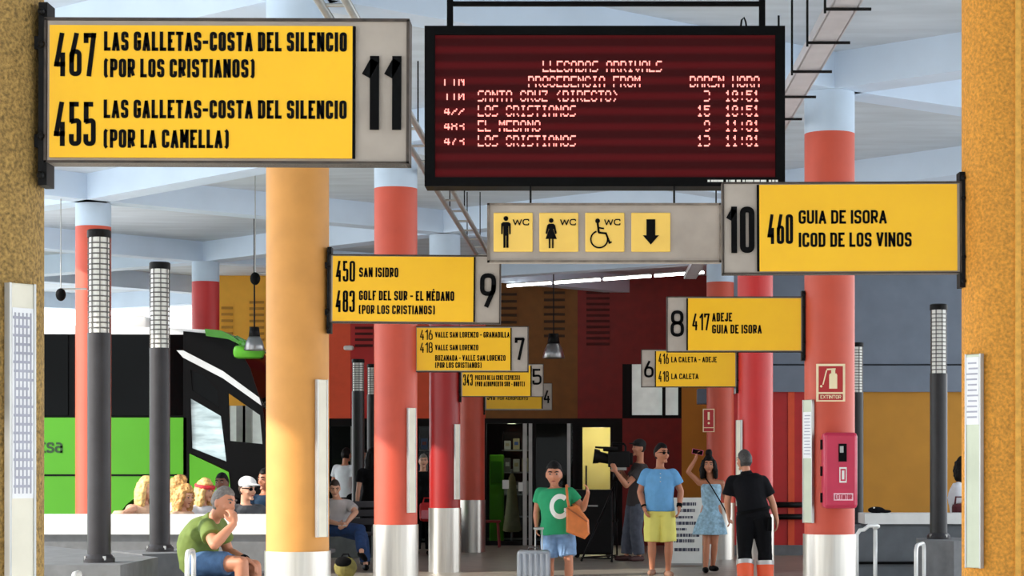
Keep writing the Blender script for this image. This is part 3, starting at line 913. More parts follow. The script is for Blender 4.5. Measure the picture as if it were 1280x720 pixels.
def fire_sign(x, y, r, px0, py0, px1, py1, d, label, kind):
    o = thing('fire_sign', (x, y - r - .006, at(0, py1, d).z), label, 'sign')
    kk = d / F
    lx = lambda px: (px - 730) * kk - x
    lz = lambda py: (py1 - py) * kk
    wd, hh = lx(px1) - lx(px0), lz(py0) - lz(py1)
    cxx = (lx(px0) + lx(px1)) / 2
    MB().box((cxx, -.004, hh / 2), (wd, .012, hh)).build('border', mat('cream_border', (248, 228, 186), .5, var=.03), o)
    Mr = mat('sign_red', (178, 28, 30), .4, var=.04)
    b = wd * .08
    z0 = hh * (.25 if kind == 'ext' else .20)
    MB().span((cxx - wd / 2 + b, -.013, z0), (cxx + wd / 2 - b, -.004, hh - b)).build('red_field', Mr, o)
    MB().span((cxx - wd / 2 + b, -.013, b * .6), (cxx + wd / 2 - b, -.004, z0 - b * .8)).build('caption_strip', Mr, o)
    m = MB(); Mw = MATS['cream_border']
    if kind == 'ext':
        u = wd / 36
        P = lambda a, bb: (cxx + (a - 18) * u, hh - bb * u)
        for poly in ([(17, 12), (25, 12), (26, 14), (26, 31), (16, 31), (16, 14)], [(18.5, 7), (23.5, 7), (23.5, 12), (18.5, 12)], [(13, 6), (24, 5.5), (24, 7.5), (13, 8)], [(12, 8), (13.5, 8), (11, 18), (9, 26), (7.5, 26), (9.5, 18)]):
            m.prism([P(*q) for q in poly], -.016, -.012)
        m.prism([P(6 + 1.5 * math.cos(i), 28 + 1.5 * math.sin(i)) for i in [j * math.pi / 5 for j in range(10)]], -.016, -.012)
    else:
        m.span((cxx - wd * .09, -.016, hh * .52), (cxx + wd * .09, -.012, hh * .86))
        m.sphere((cxx, -.014, hh * .38), (wd * .10, .003, wd * .10), 10)
    m.build('symbol', Mw, o)
    if kind == 'ext':
        text('lettering', 'EXTINTOR', Mw, o, cxx - wd * .36, cxx + wd * .36, hh * .075, hh * .17, -.0135, weight=.17, thick=.003)
fire_sign(XC - .02, 17.2, R, 1020, 455, 1056, 502, 17.0, 'red and cream extinguisher sign above the crimson box', 'ext')
fire_sign(XC + .02, 31.6, R, 878.5, 511, 893, 540, 31.4, 'small red and cream fire alarm sign on the salmon column by the ochre wall', 'alarm')

# ---------------------------------------------------------------- bollard lamps and their plinths
M_lens = mat('lamp_lens', (232, 230, 222), .3, var=.05)
M_louver = mat('lamp_louver', (92, 88, 84), .4, .3)
M_post_dark = mat('dark_post', (38, 37, 38), .42, .3, var=.15, scale=8)
def bollard(x, y, z0, zt, lens, r, label, m=M_dark):
    o = thing('lamp_post', (x, y, z0), label, 'lamp post', 'louvred lamp posts on the platform plinths')
    h = zt - z0
    s = MB().lathe((0, 0, 0), [(r, .04), (r, h - lens)], 28).build('post', m, o); auto_smooth(s)
    s = MB().lathe((0, 0, 0), [(r * .86, h - lens), (r * .86, h - .06)], 28).build('lens', M_lens, o); auto_smooth(s)
    g = MB()
    n = int(lens / .045)
    for i in range(n):
        z = h - lens + .03 + i * (lens - .1) / n
        g.lathe((0, 0, z), [(r * .8, 0), (r * .97, .004), (r * .97, .010), (r * .8, .014)], 24)
    g.build('louvre_rings', M_louver, o)
    g = MB()
    for k in range(8):
        a = k * math.pi / 4 + .3
        g.cyl((r * .93 * math.cos(a), r * .93 * math.sin(a), h - lens), (r * .93 * math.cos(a), r * .93 * math.sin(a), h - .06), r * .05, n=6)
    g.build('louvre_stays', M_louver, o)
    s = MB().lathe((0, 0, 0), [(r * 1.02, h - .06), (r * 1.02, h - .008), (r * .9, h)], 28).build('cap', M_black_metal, o); auto_smooth(s)
    s = MB().lathe((0, 0, 0), [(r * 1.35, 0), (r * 1.35, .03), (r * 1.05, .06)], 28).build('base_flange', M_dark, o); auto_smooth(s)
    for k in range(4):
        a = k * math.pi / 2 + .6
        MB().cyl((r * 1.22 * math.cos(a), r * 1.22 * math.sin(a), .02), (r * 1.22 * math.cos(a), r * 1.22 * math.sin(a), .05), .014, n=6).build('bolt', M_alu, o)
ZP = .69
bollard(-3.66, 15.7, ZP, 3.20, .78, .087, 'tallest looking lamp post, on the plinth in front of the salmon coach column')
bollard(-3.61, 17.7, ZP, 3.15, .73, .087, 'louvred lamp post on the plinth behind the man in the green polo')
bollard(-3.54, 32.6, .62, 3.09, .50, .098, 'louvred lamp post before the red wall, nearer the smooth ochre column', M_post_dark)
bollard(-3.47, 34.2, .62, 3.09, .50, .098, 'louvred lamp post before the red wall, half hidden by the salmon column', M_post_dark)
bollard(3.58, 21.0, .68, 3.05, .70, .087, 'louvred lamp post standing before the ochre wall and pale ledge', M_post_dark)
bollard(3.72, 28.4, .62, 3.10, .68, .095, 'louvred lamp post half hidden by the extinguisher column', M_post_dark)
def plinth(x, y, sx, sy, h, rz, label):
    m = MB(); m.box((x, y, h / 2), (sx, sy, h), rz=math.radians(rz), bev=.015)
    return tag(m.build('plinth', M_concrete), label, 'plinth', None)
def plinth_poly(pts, h, label):
    m = MB()
    m.ring_loft([[Vector((x, y, 0)) for x, y in pts], [Vector((x, y, h)) for x, y in pts]])
    return tag(m.build('plinth', M_concrete), label, 'plinth')
pl = plinth_poly([(-3.40, 15.25), (-3.40, 16.6), (-5.2, 19.4), (-5.2, 15.6), (-4.7, 15.25)], ZP, 'wide concrete plinth under the tallest looking lamp post')
pl = plinth_poly([(-3.64, 17.15), (-3.15, 17.55), (-3.55, 18.3), (-4.05, 17.85)], ZP, 'angled concrete plinth under the lamp post behind the man in green polo')
plinth(-3.52, 33.4, .9, 2.6, .62, 0, 'concrete plinth under the pair of lamp posts before the red wall')
pl = plinth_poly([(3.34, 20.75), (3.62, 20.35), (4.15, 20.85), (3.80, 21.45), (3.4, 21.3)], .68, 'concrete plinth under the lamp post before the pale ledge')
plinth(3.75, 28.4, .8, .8, .62, 0, 'concrete plinth behind the extinguisher column')
# ---------------------------------------------------------------- coach
DB = 27.0
kb = DB / F
bx = lambda px: (px - CX) * kb
bz = lambda py: H + (CY - py) * kb
bus = thing('coach', (bx(100), DB + 1.25, 0), 'green and black touring coach with white roof parked beyond the low wall', 'bus')
o0 = bus.location
M_green = mat('coach_green', (78, 152, 34), .35, var=.05, scale=1, spec=.3)
M_green_d = mat('coach_dark_green', (74, 150, 40), .25, var=.05)
M_busblack = mat('coach_black', (6, 6, 7), .4, var=.1, spec=.12)
M_rubber = mat('tyre_rubber', (22, 22, 22), .8)
M_buswhite = mat('coach_white', (240, 238, 236), .35, var=.02)
XL = -16.0
P = lambda l: [(bx(a), bz(b)) for a, b in l]
arch = [(bx(196) + .56 * math.cos(math.radians(a)), .52 + .56 * math.sin(math.radians(a))) for a in range(0, 181, 15)]
body = [(XL, .34), (XL, bz(522)), (bx(233), bz(522)), (bx(233), .34), (bx(196) + .56, .34)] + arch + [(bx(196) - .56, .34)]
m = MB(o0); m.prism(body, DB, DB + .30); m.build('side_panel', M_green, bus)
m = MB(o0); m.prism([(XL, .34), (XL, bz(522)), (bx(334), bz(575)), (bx(334), .34)], DB + 2.2, DB + 2.5); m.build('side_panel', M_green, bus)
MB(o0).span((XL, DB + .3, .5), (bx(225), DB + 2.2, bz(530))).build('chassis', M_busblack, bus)
MB(o0).span((XL, DB + .06, bz(526)), (bx(232), DB + 2.44, bz(413))).build('cabin_core', M_busblack, bus)
for a, b in ((-60, 84), (92, 186), (189, 229)):
    MB(o0).span((bx(a), DB + .035, bz(519)), (bx(b), DB + .065, bz(418))).build('side_window', M_darkglass, bus)
for py in (594,):
    MB(o0).span((XL, DB - .006, bz(py) - .012), (bx(233), DB + .02, bz(py) + .012)).build('body_seam', M_busblack, bus)
MB(o0).span((XL, DB - .004, .30), (bx(140), DB + .2, .40)).build('skirt_trim', M_busblack, bus)
# roof with the green front brow
m = MB(o0); m.prism(P([(-900, 414), (-900, 407), (90, 407), (200, 409), (258, 412), (262, 418), (232, 418)]), DB + .02, DB + 2.48)
m.build('roof', M_buswhite, bus)
m = MB(o0); m.prism(P([(256, 411), (276, 413), (291, 420), (303, 430), (300, 431), (286, 424), (258, 420)]), DB - .02, DB + 2.52)
m.build('roof_brow', M_green_d, bus)
m = MB(o0); m.box((bx(142), DB + 1.3, bz(399)), (bx(171) - bx(110), 1.5, .18), bev=.06); auto_smooth(m.build('air_conditioner', M_buswhite, bus))
# driver's end: black frames with real openings
outer = P([(229, 414), (262, 417), (292, 426), (312, 460), (328, 510), (334, 560), (335, 655), (288, 660), (287, 600), (285, 588), (237, 566), (232, 668), (229, 668)])
door_w = P([(238, 498), (276, 520), (283, 577), (240, 560)])
screen_w = P([(285, 491), (325, 519), (328, 555), (287, 551)])
quarter = P([(238, 462), (255, 470), (272, 488), (274, 510), (240, 488)])
plate('cab_frame', outer, [door_w, screen_w, quarter], DB + .03, .06, M_busblack, bus, o0)
far = P([(229, 414), (262, 417), (292, 426), (312, 460), (328, 510), (334, 560), (335, 655), (229, 655)])
farw = P([(236, 470), (300, 470), (322, 512), (328, 556), (236, 556)])
plate('cab_frame', far, [farw], DB + 2.46, .06, M_busblack, bus, o0)
m_refl_paint = mat('painted_reflection', (186, 204, 206), .12, .6, var=.45, scale=4, stretch=(.6, 1, 2.5))  # streaky pale reflection of the sky put into the pane colour
m = MB(o0); m.prism(door_w, DB + .02, DB + .03); m.build('door_window', m_refl_paint, bus)
m = MB(o0); m.prism(quarter, DB + .02, DB + .03); m.build('quarter_window', M_darkglass, bus)
m = MB(o0); m.prism(P([(237, 567), (286, 590), (288, 610), (287, 672), (237, 672)]), DB - .01, DB + .06); m.build('door_panel', M_green, bus)
m = MB(o0); m.prism(P([(221, 438), (229, 438), (279, 464), (324, 497), (327, 507), (279, 473), (229, 447)]), DB - .01, DB + .02); m.build('silver_stripe', mat('silver_stripe', (214, 216, 216), .35, .2), bus)
MB(o0).span((bx(287), DB + .06, .45), (bx(333), DB + 2.43, bz(556))).build('dashboard', M_busblack, bus)
fr = P([(292, 426), (312, 460), (328, 510), (334, 560)]); fi = [(x - .02, z - .006) for x, z in fr]
m = MB(o0)
m.ring_loft([[Vector((x, DB + .06, z)) for x, z in fr + fi[::-1]], [Vector((x, DB + 2.43, z)) for x, z in fr + fi[::-1]]])
m.build('windscreen', glass_mat('windscreen_glass', (.7, .75, .75), 0.0, ior=1.04), bus)
wh = MB(o0); wh.cyl((bx(196), DB + .02, .5), (bx(196), DB + .30, .5), .5, n=36); wq = wh.build('wheel', M_rubber, bus)
q = MB(o0); q.cyl((bx(196), DB + .0, .5), (bx(196), DB + .1, .5), .28, n=24); q.build('rim', M_alu, wq)
# mirror on its green arm
mr = MB(o0); mr.tube([at(296, 424, DB + .2), at(306, 430, DB - .1), at(312, 436, DB - .2)], .05, 8); mr.build('mirror_arm', M_green_d, bus)
mr = MB(o0); c = at(311, 440, DB - .2); mr.box(c, (.40, .14, .17), bev=.06); auto_smooth(mr.build('mirror', M_green, bus))
# fleet name
text('fleet_name', 'titsa', mat('dark_lettering', (26, 60, 20), .4), bus, bx(37) - o0.x, bx(78) - o0.x, bz(566) - o0.z, bz(548) - o0.z, DB - o0.y - .004, weight=.14)

# ---------------------------------------------------------------- hanging lamps and small fittings
M_bell = mat('bell_metal', (150, 150, 150), .3, .85, var=.1)
def bell(px, pyt, pyb, d, label):
    c = at(px, pyt, d); h = at(px, pyt, d).z - at(px, pyb, d).z
    o = thing('bell_lamp', c, label, 'lamp')
    r = h * .45
    MB().lathe((0, 0, 0), [(r * .45, 0), (r * .55, -h * .4), (r * .42, -h * .42), (r * .30, -h * .02)], 20).build('housing', M_black_metal, o, True)
    MB().lathe((0, 0, 0), [(r * .5, -h * .38), (r * .8, -h * .62), (r * 1.0, -h * .98), (r * .96, -h), (r * .74, -h * .64), (r * .4, -h * .42)], 24).build('shade', M_bell, o, True)
    MB().sphere((0, 0, -h * .78), r * .4, 12).build('bulb', M_white, o, True)
    MB().cyl((0, 0, -.01), (0, 0, 4.795 - c.z), .010, n=8).build('rod', M_black_metal, o)
bell(318, 409, 438, 26.0, 'bell shaped hanging lamp over the green mirror of the coach')
bell(692, 417, 448, 33.5, 'bell shaped hanging lamp before the shaded amber wall')
def camera_unit(px, py, d, label):
    c = at(px, py, d)
    o = thing('security_camera', c, label, 'camera')
    MB().sphere((0, 0, -.03), (.06, .06, .075), 12).build('dome', M_black, o, True)
    MB().cyl((0, 0, .02), (0, 0, 4.795 - c.z), .006, n=8).build('stem', M_alu, o)
    MB().cyl((0, 0, .035), (.3, 0, .035), .012, n=8).build('arm', M_alu, o)
camera_unit(319, 345, 24.0, 'small dark dome camera on an arm above the bell lamp by the coach')
camera_unit(76, 365, 24.0, 'small dark dome camera on an arm above the coach roof')
o = thing('spotlight', at(436, 435, DW - .12), 'small white spotlight on the red wall above the lamp posts', 'spotlight')
MB().box((0, 0, 0), (.18, .16, .08), bev=.03).build('head', M_white, o); MB().cyl((0, .02, 0), (0, .14, .04), .025).build('mount', M_alu, o)
A, B = at(632, 356, 35.0), at(882, 339, 32.5)
A.z = B.z = 4.44
lt = thing('added_tube_lights', A.lerp(B, .5), 'row of glowing white tubes added under the far ceiling beam', 'ceiling light'); o0 = lt.location.copy()
M_tube = mat('added_tube_glow', (250, 250, 246), .4, var=0, emit=9.0)  # glowing tubes added along the bright beam edge to light the concourse
for k in range(4):
    p, q = A.lerp(B, k / 4 + .01), A.lerp(B, (k + 1) / 4 - .01)
    MB(o0).cyl(p, q, .022, n=10).build('tube', M_tube, lt, True)
    MB(o0).cyl(p + Vector((0, 0, .032)), q + Vector((0, 0, .032)), .014, n=8).build('batten', M_alu, lt)
o = thing('projector', (at(884, 490, 32.6).x, 32.75, at(0, 505, 32.6).z), 'grey projector box fixed beneath the platform 6 sign on the fascia', 'projector')
MB().box((-.02, 0, .12), (.26, .3, .24), bev=.015).build('body', mat('projector_grey', (84, 92, 104), .5), o)
MB().box((.22, .02, .2), (.46, .3, .09), bev=.01).build('bracket', M_alu, o)

# ---------------------------------------------------------------- benches, rails
def armrest(px0, px1, pyt, d0, d1, label):
    a = at(px0, pyt, d0); b = at(px1, pyt, d1)
    o = thing('tube_rail', (a.x, d0, 0), label, 'rail')
    o0 = o.location
    pts = []
    zt = a.z; r = .07
    for i in range(7):
        q = i / 6 * math.pi / 2
        pts.append(Vector((a.x, d0, zt - r)) + Vector(((b.x - a.x) * .2, (d1 - d0) * .2, 0)) * (1 - math.cos(q)) + Vector((0, 0, r)) * math.sin(q))
    for i in range(7):
        q = i / 6 * math.pi / 2
        pts.append(Vector((b.x, d1, zt - r)) - Vector(((b.x - a.x) * .2, (d1 - d0) * .2, 0)) * (1 - math.sin(q)) + Vector((0, 0, r)) * math.cos(q))
    pts = [Vector((a.x, d0, 0))] + pts + [Vector((b.x, d1, 0))]
    MB(o0).tube(pts, .019, 12).build('tube', mat('polished_tube', (238, 238, 234), .3, .2), o, True)
    m = MB(o0)
    m.cyl((a.x, d0, 0), (a.x, d0, .012), .05); m.cyl((b.x, d1, 0), (b.x, d1, .012), .05)
    m.build('foot_plate', M_alu, o)
armrest(234, 242, 690, 15.50, 15.80, 'bright looped tube rail by the bench of the man in green polo')
armrest(1145, 1155, 682, 19.6, 20.3, 'bright looped tube rail beside the plinth before the pale ledge')
armrest(92, 100, 718, 14.7, 14.95, 'bright looped tube rail in front of the wide plinth')
o = thing('tube_rail', at(1096, 657, 20.5), 'short bent tube rail beside the extinguisher column base', 'rail'); o.location.z = 0
z = at(0, 657, 20.5).z
MB().tube([(.02, .3, z - .035), (.02, .05, z - .01), (0, 0, z), (-.08, -.02, z), (-.13, -.02, z - .04), (-.17, -.02, z - .045), (-.2, -.02, z - .09), (-.2, -.02, 0)], .02, 10).build('tube', MATS['polished_tube'], o, True)
MB().cyl((.02, .25, 0), (.02, .25, z - .05), .02).build('post', MATS['polished_tube'], o, True)

M_bench = mat('bench_metal', (66, 66, 70), .5, .4)
def bench(x, y, lx, ly, z, label, back=None):
    o = thing('bench', (x, y, 0), label, 'bench')
    m = MB()
    n = 5
    for i in range(n):
        if lx < ly:
            m.box((-lx / 2 + lx * (i + .5) / n, 0, z - .02), (lx / n * .84, ly, .04), bev=.006)
        else:
            m.box((0, -ly / 2 + ly * (i + .5) / n, z - .02), (lx, ly / n * .84, .04), bev=.006)
    m.build('seat', M_bench, o)
    for sx in (-1, 1):
        for sy in (-1, 1):
            MB().span((sx * (lx / 2 - .07) - .025, sy * (ly / 2 - .07) - .025, 0), (sx * (lx / 2 - .07) + .025, sy * (ly / 2 - .07) + .025, z - .035)).build('leg', M_bench, o)
    if back:
        m = MB()
        for k in range(3):
            m.box((0, ly / 2, z + .14 + k * .12), (lx, .03, .09), bev=.006)
        m.build('backrest', M_bench, o)
        for sx in (-1, 1):
            MB().span((sx * (lx / 2 - .1) - .02, ly / 2 + .01, 0), (sx * (lx / 2 - .1) + .02, ly / 2 + .05, z + .45)).build('upright', M_bench, o)
bench(-2.80, 16.6, .46, 2.2, .52, 'dark slatted bench under the man in the green polo')
bench(-3.35, 28.75, 1.5, .5, .50, 'dark metal bench with backrest under the man in blue jeans', back=True)
bench(-4.0, 22.4, 2.6, .4, .52, 'dark slatted bench behind the low wall under the sunlit group')
bench(4.95, 24.95, 1.3, 1.0, .45, 'dark slatted bench behind the pale ledge under the woman in white')

# ---------------------------------------------------------------- information board
DI = 29.3
a, b = at(839, 622, DI), at(878, 704, DI)
o = thing('information_board', ((a.x + b.x) / 2, DI, 0), 'white printed information board standing behind the man in blue', 'notice board')
o0 = o.location
MB(o0).span((a.x, DI - .01, b.z), (b.x, DI + .02, a.z)).build('panel', M_white, o)
M_bprint = mat('board_print', (70, 72, 90), .6)
rows = [('INFORMACION', 848, 870, 628, 632), ('AL VIAJERO', 849, 869, 636, 640), ('HORARIOS', 843, 866, 645, 648), ('LLEGADAS Y SALIDAS', 843, 870, 652, 656), ('ANDENES', 843, 858, 660, 663), ('INFORMACION', 843, 874, 667, 671), ('LLEGADAS', 843, 868, 674, 678), ('SALIDAS', 843, 874, 685, 689)]
m = MB(o0)
random.seed(11)
for s, p, q, r, t in rows:
    x = p
    while x < q:
        wd = random.choice((1.2, 2, 3, 4.2)); wd = min(wd, q - x)
        c0, c1 = at(x, r, DI), at(x + wd, t, DI)
        m.span((c0.x, DI - .014, c1.z), (c1.x, DI - .008, c0.z)); x += wd + .8
m.build('printed_rows', M_bprint, o)
for x in (a.x + .05, b.x - .05):
    MB(o0).tube([(x, DI + .03, a.z - .02), (x, DI + .05, .3), (x, DI + .28, .015)], .012, 6).build('leg', M_alu, o)
MB(o0).span((a.x, DI - .02, b.z - .03), (b.x, DI + .04, b.z)).build('foot_rail', M_alu, o)

# ---------------------------------------------------------------- inside the shop
def shelf(x, y, wd, dp, hh, label, seed, lit=False):
    o = thing('shop_shelf', (x, y, 0), label, 'shelf')
    m = MB(); n = 5
    m.span((-wd / 2, dp / 2 - .02, 0), (wd / 2, dp / 2, hh)); m.span((-wd / 2, -dp / 2, 0), (-wd / 2 + .03, dp / 2, hh)); m.span((wd / 2 - .03, -dp / 2, 0), (wd / 2, dp / 2, hh))
    m.build('case', M_frame, o)
    for k in range(n):
        MB().span((-wd / 2, -dp / 2, hh * k / n + .05), (wd / 2, dp / 2, hh * k / n + .075)).build('shelf_board', M_alu, o)
    return o
PK = [mat('pack_%s' % n, c, .5, var=.1) for n, c in (('white', (230, 228, 220)), ('cream', (214, 196, 150)), ('blue', (40, 96, 180)), ('red', (190, 40, 36)), ('green', (60, 130, 50)), ('grey', (120, 120, 118)))]
PKN = ['white', 'cream', 'blue', 'red', 'green', 'grey']
def pack(x, y, z, wd, h, c, where):
    m = MB((x, y, z)); m.box((x, y, z + h / 2), (wd, .10, h), bev=.008)
    o = m.build('shop_carton', PK[c]); o.location = (x, y, z)
    q = MB((x, y, z)); q.span((x - wd * .3, y - .052, z + h * .4), (x + wd * .3, y - .048, z + h * .7)); q.build('carton_label', PK[(c + 1) % 6], o)
    tag(o, '%s carton on the shelf %s' % (PKN[c], where), 'carton', 'cartons on the shelf ' + where)
sx = at(646, 0, 38.6).x
shelf(sx, 38.6, .55, .3, 2.05, 'dark shelf of cartons behind the glass of the shop door', 1)
random.seed(5)
for k in range(2, 5):
    for j in range(3):
        pack(sx - .17 + j * .165, 38.52, 2.05 * k / 5 + .077, .12, random.uniform(.16, .26), [[0, 5, 0], [5, 0, 1], [0, 1, 5]][k - 2][j], 'behind the shop door')
sx = at(531, 0, 38.2).x
shelf(sx, 38.2, .5, .3, 2.05, 'dark shelf with bright cartons between the salmon and deep red columns', 2)
for k in range(2, 5):
    for j in range(3):
        pack(sx - .15 + j * .15, 38.12, 2.05 * k / 5 + .077, .12, random.uniform(.2, .27), [[3, 1, 5], [2, 0, 4], [2, 2, 0]][k - 2][j], 'between the red columns')
c = at(621, 0, 38.2)
o = thing('waste_bin', (c.x, 38.2, 0), 'bright green upright cabinet just inside the shop door', 'cabinet')
MB().box((0, 0, .82), (.26, .3, 1.6), bev=.02).build('body', mat('lime_green', (110, 200, 40), .4), o); MB().box((0, 0, .01), (.24, .28, .02)).build('base', M_black, o)
MB().span((-.1, -.156, 1.1), (.1, -.14, 1.5)).build('front_panel', mat('lime_dark', (70, 150, 30), .4), o)
c = at(640, 0, 37.6)
o = thing('folded_parasol', (c.x, 37.6, 0), 'folded cream parasol standing behind the glass shop door', 'parasol')
MB().lathe((0, 0, 0), [(.02, 1.28), (.06, 1.2), (.13, .5), (.17, .25), (.12, .22), (.03, .3)], 14).build('canopy', mat('cream_canvas', (226, 212, 150), .7, var=.15, scale=12), o, True)
MB().cyl((0, 0, 0), (0, 0, 1.36), .02).build('pole', M_alu, o); MB().lathe((0, 0, 0), [(.16, 0), (.16, .05), (.04, .07)], 20).build('base', M_concrete, o)
c = at(610, 0, 36.2)
o = thing('chair', (c.x, 36.2, 0), 'dark red plastic chair beside the green cabinet', 'chair')
M_chair = mat('chair_red', (120, 26, 24), .5)
MB().box((.02, 0, .45), (.40, .42, .04), bev=.015).build('seat', M_chair, o)
MB().box((-.19, 0, .74), (.035, .40, .52), bev=.015).build('backrest', M_chair, o)
for sxx in (-1, 1):
    for syy in (-1, 1):
        MB().cyl((sxx * .17, syy * .17, .44), (sxx * .2, syy * .19, 0), .018, n=8).build('leg', M_chair, o)
for i, (px, py, d) in enumerate(((632, 605, DW + .056), (652, 608, DW + .056))):
    a = at(px - 4, py - 5, d); b = at(px + 4, py + 6, d)
    q = MB().span((a.x, d, b.z), (b.x, d + .004, a.z)).build('notice', M_white)
    tag(q, ['white notice on the shop door pane over the folded parasol', 'white notice on the shop door near its aluminium frame'][i], 'notice')
# lit kiosk lamp
o = thing('ceiling_lamp', (at(748, 0, 38.3).x, 38.3, ZS - .08), 'warm ceiling lamp inside the lit kiosk window', 'ceiling light')
MB().lathe((0, 0, 0), [(.16, .08), (.16, .02), (.12, 0)], 20).build('diffuser', mat('warm_diffuser', (255, 240, 200), .5, emit=4), o)
ld = bpy.data.lights.new('kiosk_light', 'POINT'); ld.energy = 60; ld.color = (1, .82, .5); ld.shadow_soft_size = .15
lo = bpy.data.objects.new('kiosk_light', ld); COL.objects.link(lo); lo.parent = o; lo.location = (0, 0, -.2)
o = thing('ceiling_lamp', (at(640, 0, 38.0).x, 37.8, ZS - .08), 'small ceiling lamp inside the shop behind the glass door', 'ceiling light')
MB().lathe((0, 0, 0), [(.1, .08), (.1, .02), (.07, 0)], 20).build('diffuser', MATS['warm_diffuser'], o)
ld = bpy.data.lights.new('shop_light', 'POINT'); ld.energy = 5; ld.color = (1, .9, .75); ld.shadow_soft_size = .1
lo = bpy.data.objects.new('shop_light', ld); COL.objects.link(lo); lo.parent = o; lo.location = (0, 0, -.15)
# ---------------------------------------------------------------- people
V = Vector
clouds = bpy.data.textures.new('cloth_clouds', 'CLOUDS'); clouds.noise_scale = .11; clouds.noise_depth = 2
curls = bpy.data.textures.new('hair_clouds', 'CLOUDS'); curls.noise_scale = .045; curls.noise_depth = 2

class Blob(MB):
    """overlapping tapered limbs fused into one continuous skin"""
    def limb(self, pts, rad, n=14):
        pts = [V(p) for p in pts]
        for i in range(len(pts) - 1):
            if (pts[i + 1] - pts[i]).length > 1e-4:
                self.cyl(pts[i], pts[i + 1], rad[i], rad[i + 1], n)
        for p, r in zip(pts, rad):
            self.sphere(p, r, n)
        return self

    def ell(self, c, ax, n=16):
        """ellipsoid with three (vector) half axes"""
        q = bmesh.ops.create_uvsphere(self.bm, u_segments=n, v_segments=n // 2 + 2, radius=1.0)
        for v in q['verts']:
            v.co = ax[0] * v.co.x + ax[1] * v.co.y + ax[2] * v.co.z + V(c) - self.off
        return self

    def fuse(self, name, m, parent, voxel=.01, smooth=4, disp=None, strength=0.0):
        bmesh.ops.recalc_face_normals(self.bm, faces=self.bm.faces)
        me = bpy.data.meshes.new('t'); self.bm.to_mesh(me); self.bm.free()
        o = bpy.data.objects.new('t', me); COL.objects.link(o)
        r = o.modifiers.new('r', 'REMESH'); r.mode = 'VOXEL'; r.voxel_size = voxel; r.use_smooth_shade = True
        if smooth:
            s = o.modifiers.new('s', 'SMOOTH'); s.factor = .5; s.iterations = smooth
        if disp:
            d = o.modifiers.new('d', 'DISPLACE'); d.texture = disp; d.strength = strength; d.mid_level = .5; d.texture_coords = 'LOCAL'
        me2 = bpy.data.meshes.new_from_object(o.evaluated_get(bpy.context.evaluated_depsgraph_get()))
        bpy.data.objects.remove(o); bpy.data.meshes.remove(me)
        me2.name = name
        return link_mesh(name, me2, m, parent, True)

def rotz(v, a):
    c, s = math.cos(a), math.sin(a)
    return V((v[0] * c - v[1] * s, v[0] * s + v[1] * c, v[2]))

def stand(loc, h=1.72, yaw=0.0, wide=1.0):
    s = h / 1.75
    T = dict(pelvis=(0, .0, .95), chest=(0, .015, 1.22), neck=(0, .02, 1.46), head=(0, -.02, 1.63),
             shL=(.185 * wide, .02, 1.40), shR=(-.185 * wide, .02, 1.40), elL=(.235 * wide, .045, 1.12), elR=(-.235 * wide, .045, 1.12),
             wrL=(.235 * wide, -.04, .88), wrR=(-.235 * wide, -.04, .88), hipL=(.09, 0, .91), hipR=(-.09, 0, .91),
             knL=(.105, -.015, .50), knR=(-.105, -.015, .50), anL=(.11, .025, .085), anR=(-.11, .025, .085))
    J = {k: rotz(V(p) * s, yaw) + V(loc) for k, p in T.items()}
    J['face'] = rotz((0, -1, 0), yaw); J['toeL'] = rotz((.15, -1, 0), yaw); J['toeR'] = rotz((-.15, -1, 0), yaw)
    J['s'] = s
    return J

def sit(loc, yaw=0.0, s=1.0, seat=.52):
    z = seat - .52 * s
    T = dict(pelvis=(0, 0, .62), chest=(0, .03, .87), neck=(0, .02, 1.10), head=(0, -.02, 1.27),
             shL=(.185, .02, 1.04), shR=(-.185, .02, 1.04), elL=(.24, -.03, .78), elR=(-.24, -.03, .78),
             wrL=(.16, -.24, .70), wrR=(-.16, -.24, .70), hipL=(.09, 0, .61), hipR=(-.09, 0, .61),
             knL=(.12, -.42, .60), knR=(-.12, -.42, .60), anL=(.12, -.42, .085), anR=(-.12, -.42, .085))
    J = {}
    for k, p in T.items():
        q = V(p) * s
        if not k.startswith('an'):
            q.z += z
        J[k] = rotz(q, yaw) + V((loc[0], loc[1], 0))
    J['face'] = rotz((0, -1, 0), yaw); J['toeL'] = rotz((.1, -1, 0), yaw); J['toeR'] = rotz((-.1, -1, 0), yaw)
    J['s'] = s
    return J

def frames(J):
    up = (J['neck'] - J['pelvis']).normalized()
    side = (J['shL'] - J['shR'])
    side = (side - up * side.dot(up)).normalized()
    return side, up, side.cross(up).normalized()          # left, up, forward

def spine(J, t):
    p, c, n = J['pelvis'], J['chest'], J['neck']
    q = c * 2 - (p + n) / 2
    return p * (1 - t) ** 2 + q * 2 * t * (1 - t) + n * t * t

def torso(B, J, rows, o=0.0):
    side, up, fwd = frames(J)
    rings = []
    for t, w_, dp in rows:
        c = spine(J, t) if t >= 0 else J['pelvis'] + (J['pelvis'] - spine(J, .08)).normalized() * (-t) * .5
        rings.append([c + side * (w_ + o) * math.cos(a) + fwd * (dp + o) * math.sin(a) for a in [2 * math.pi * k / 20 for k in range(20)]])
    B.ring_loft(rings)

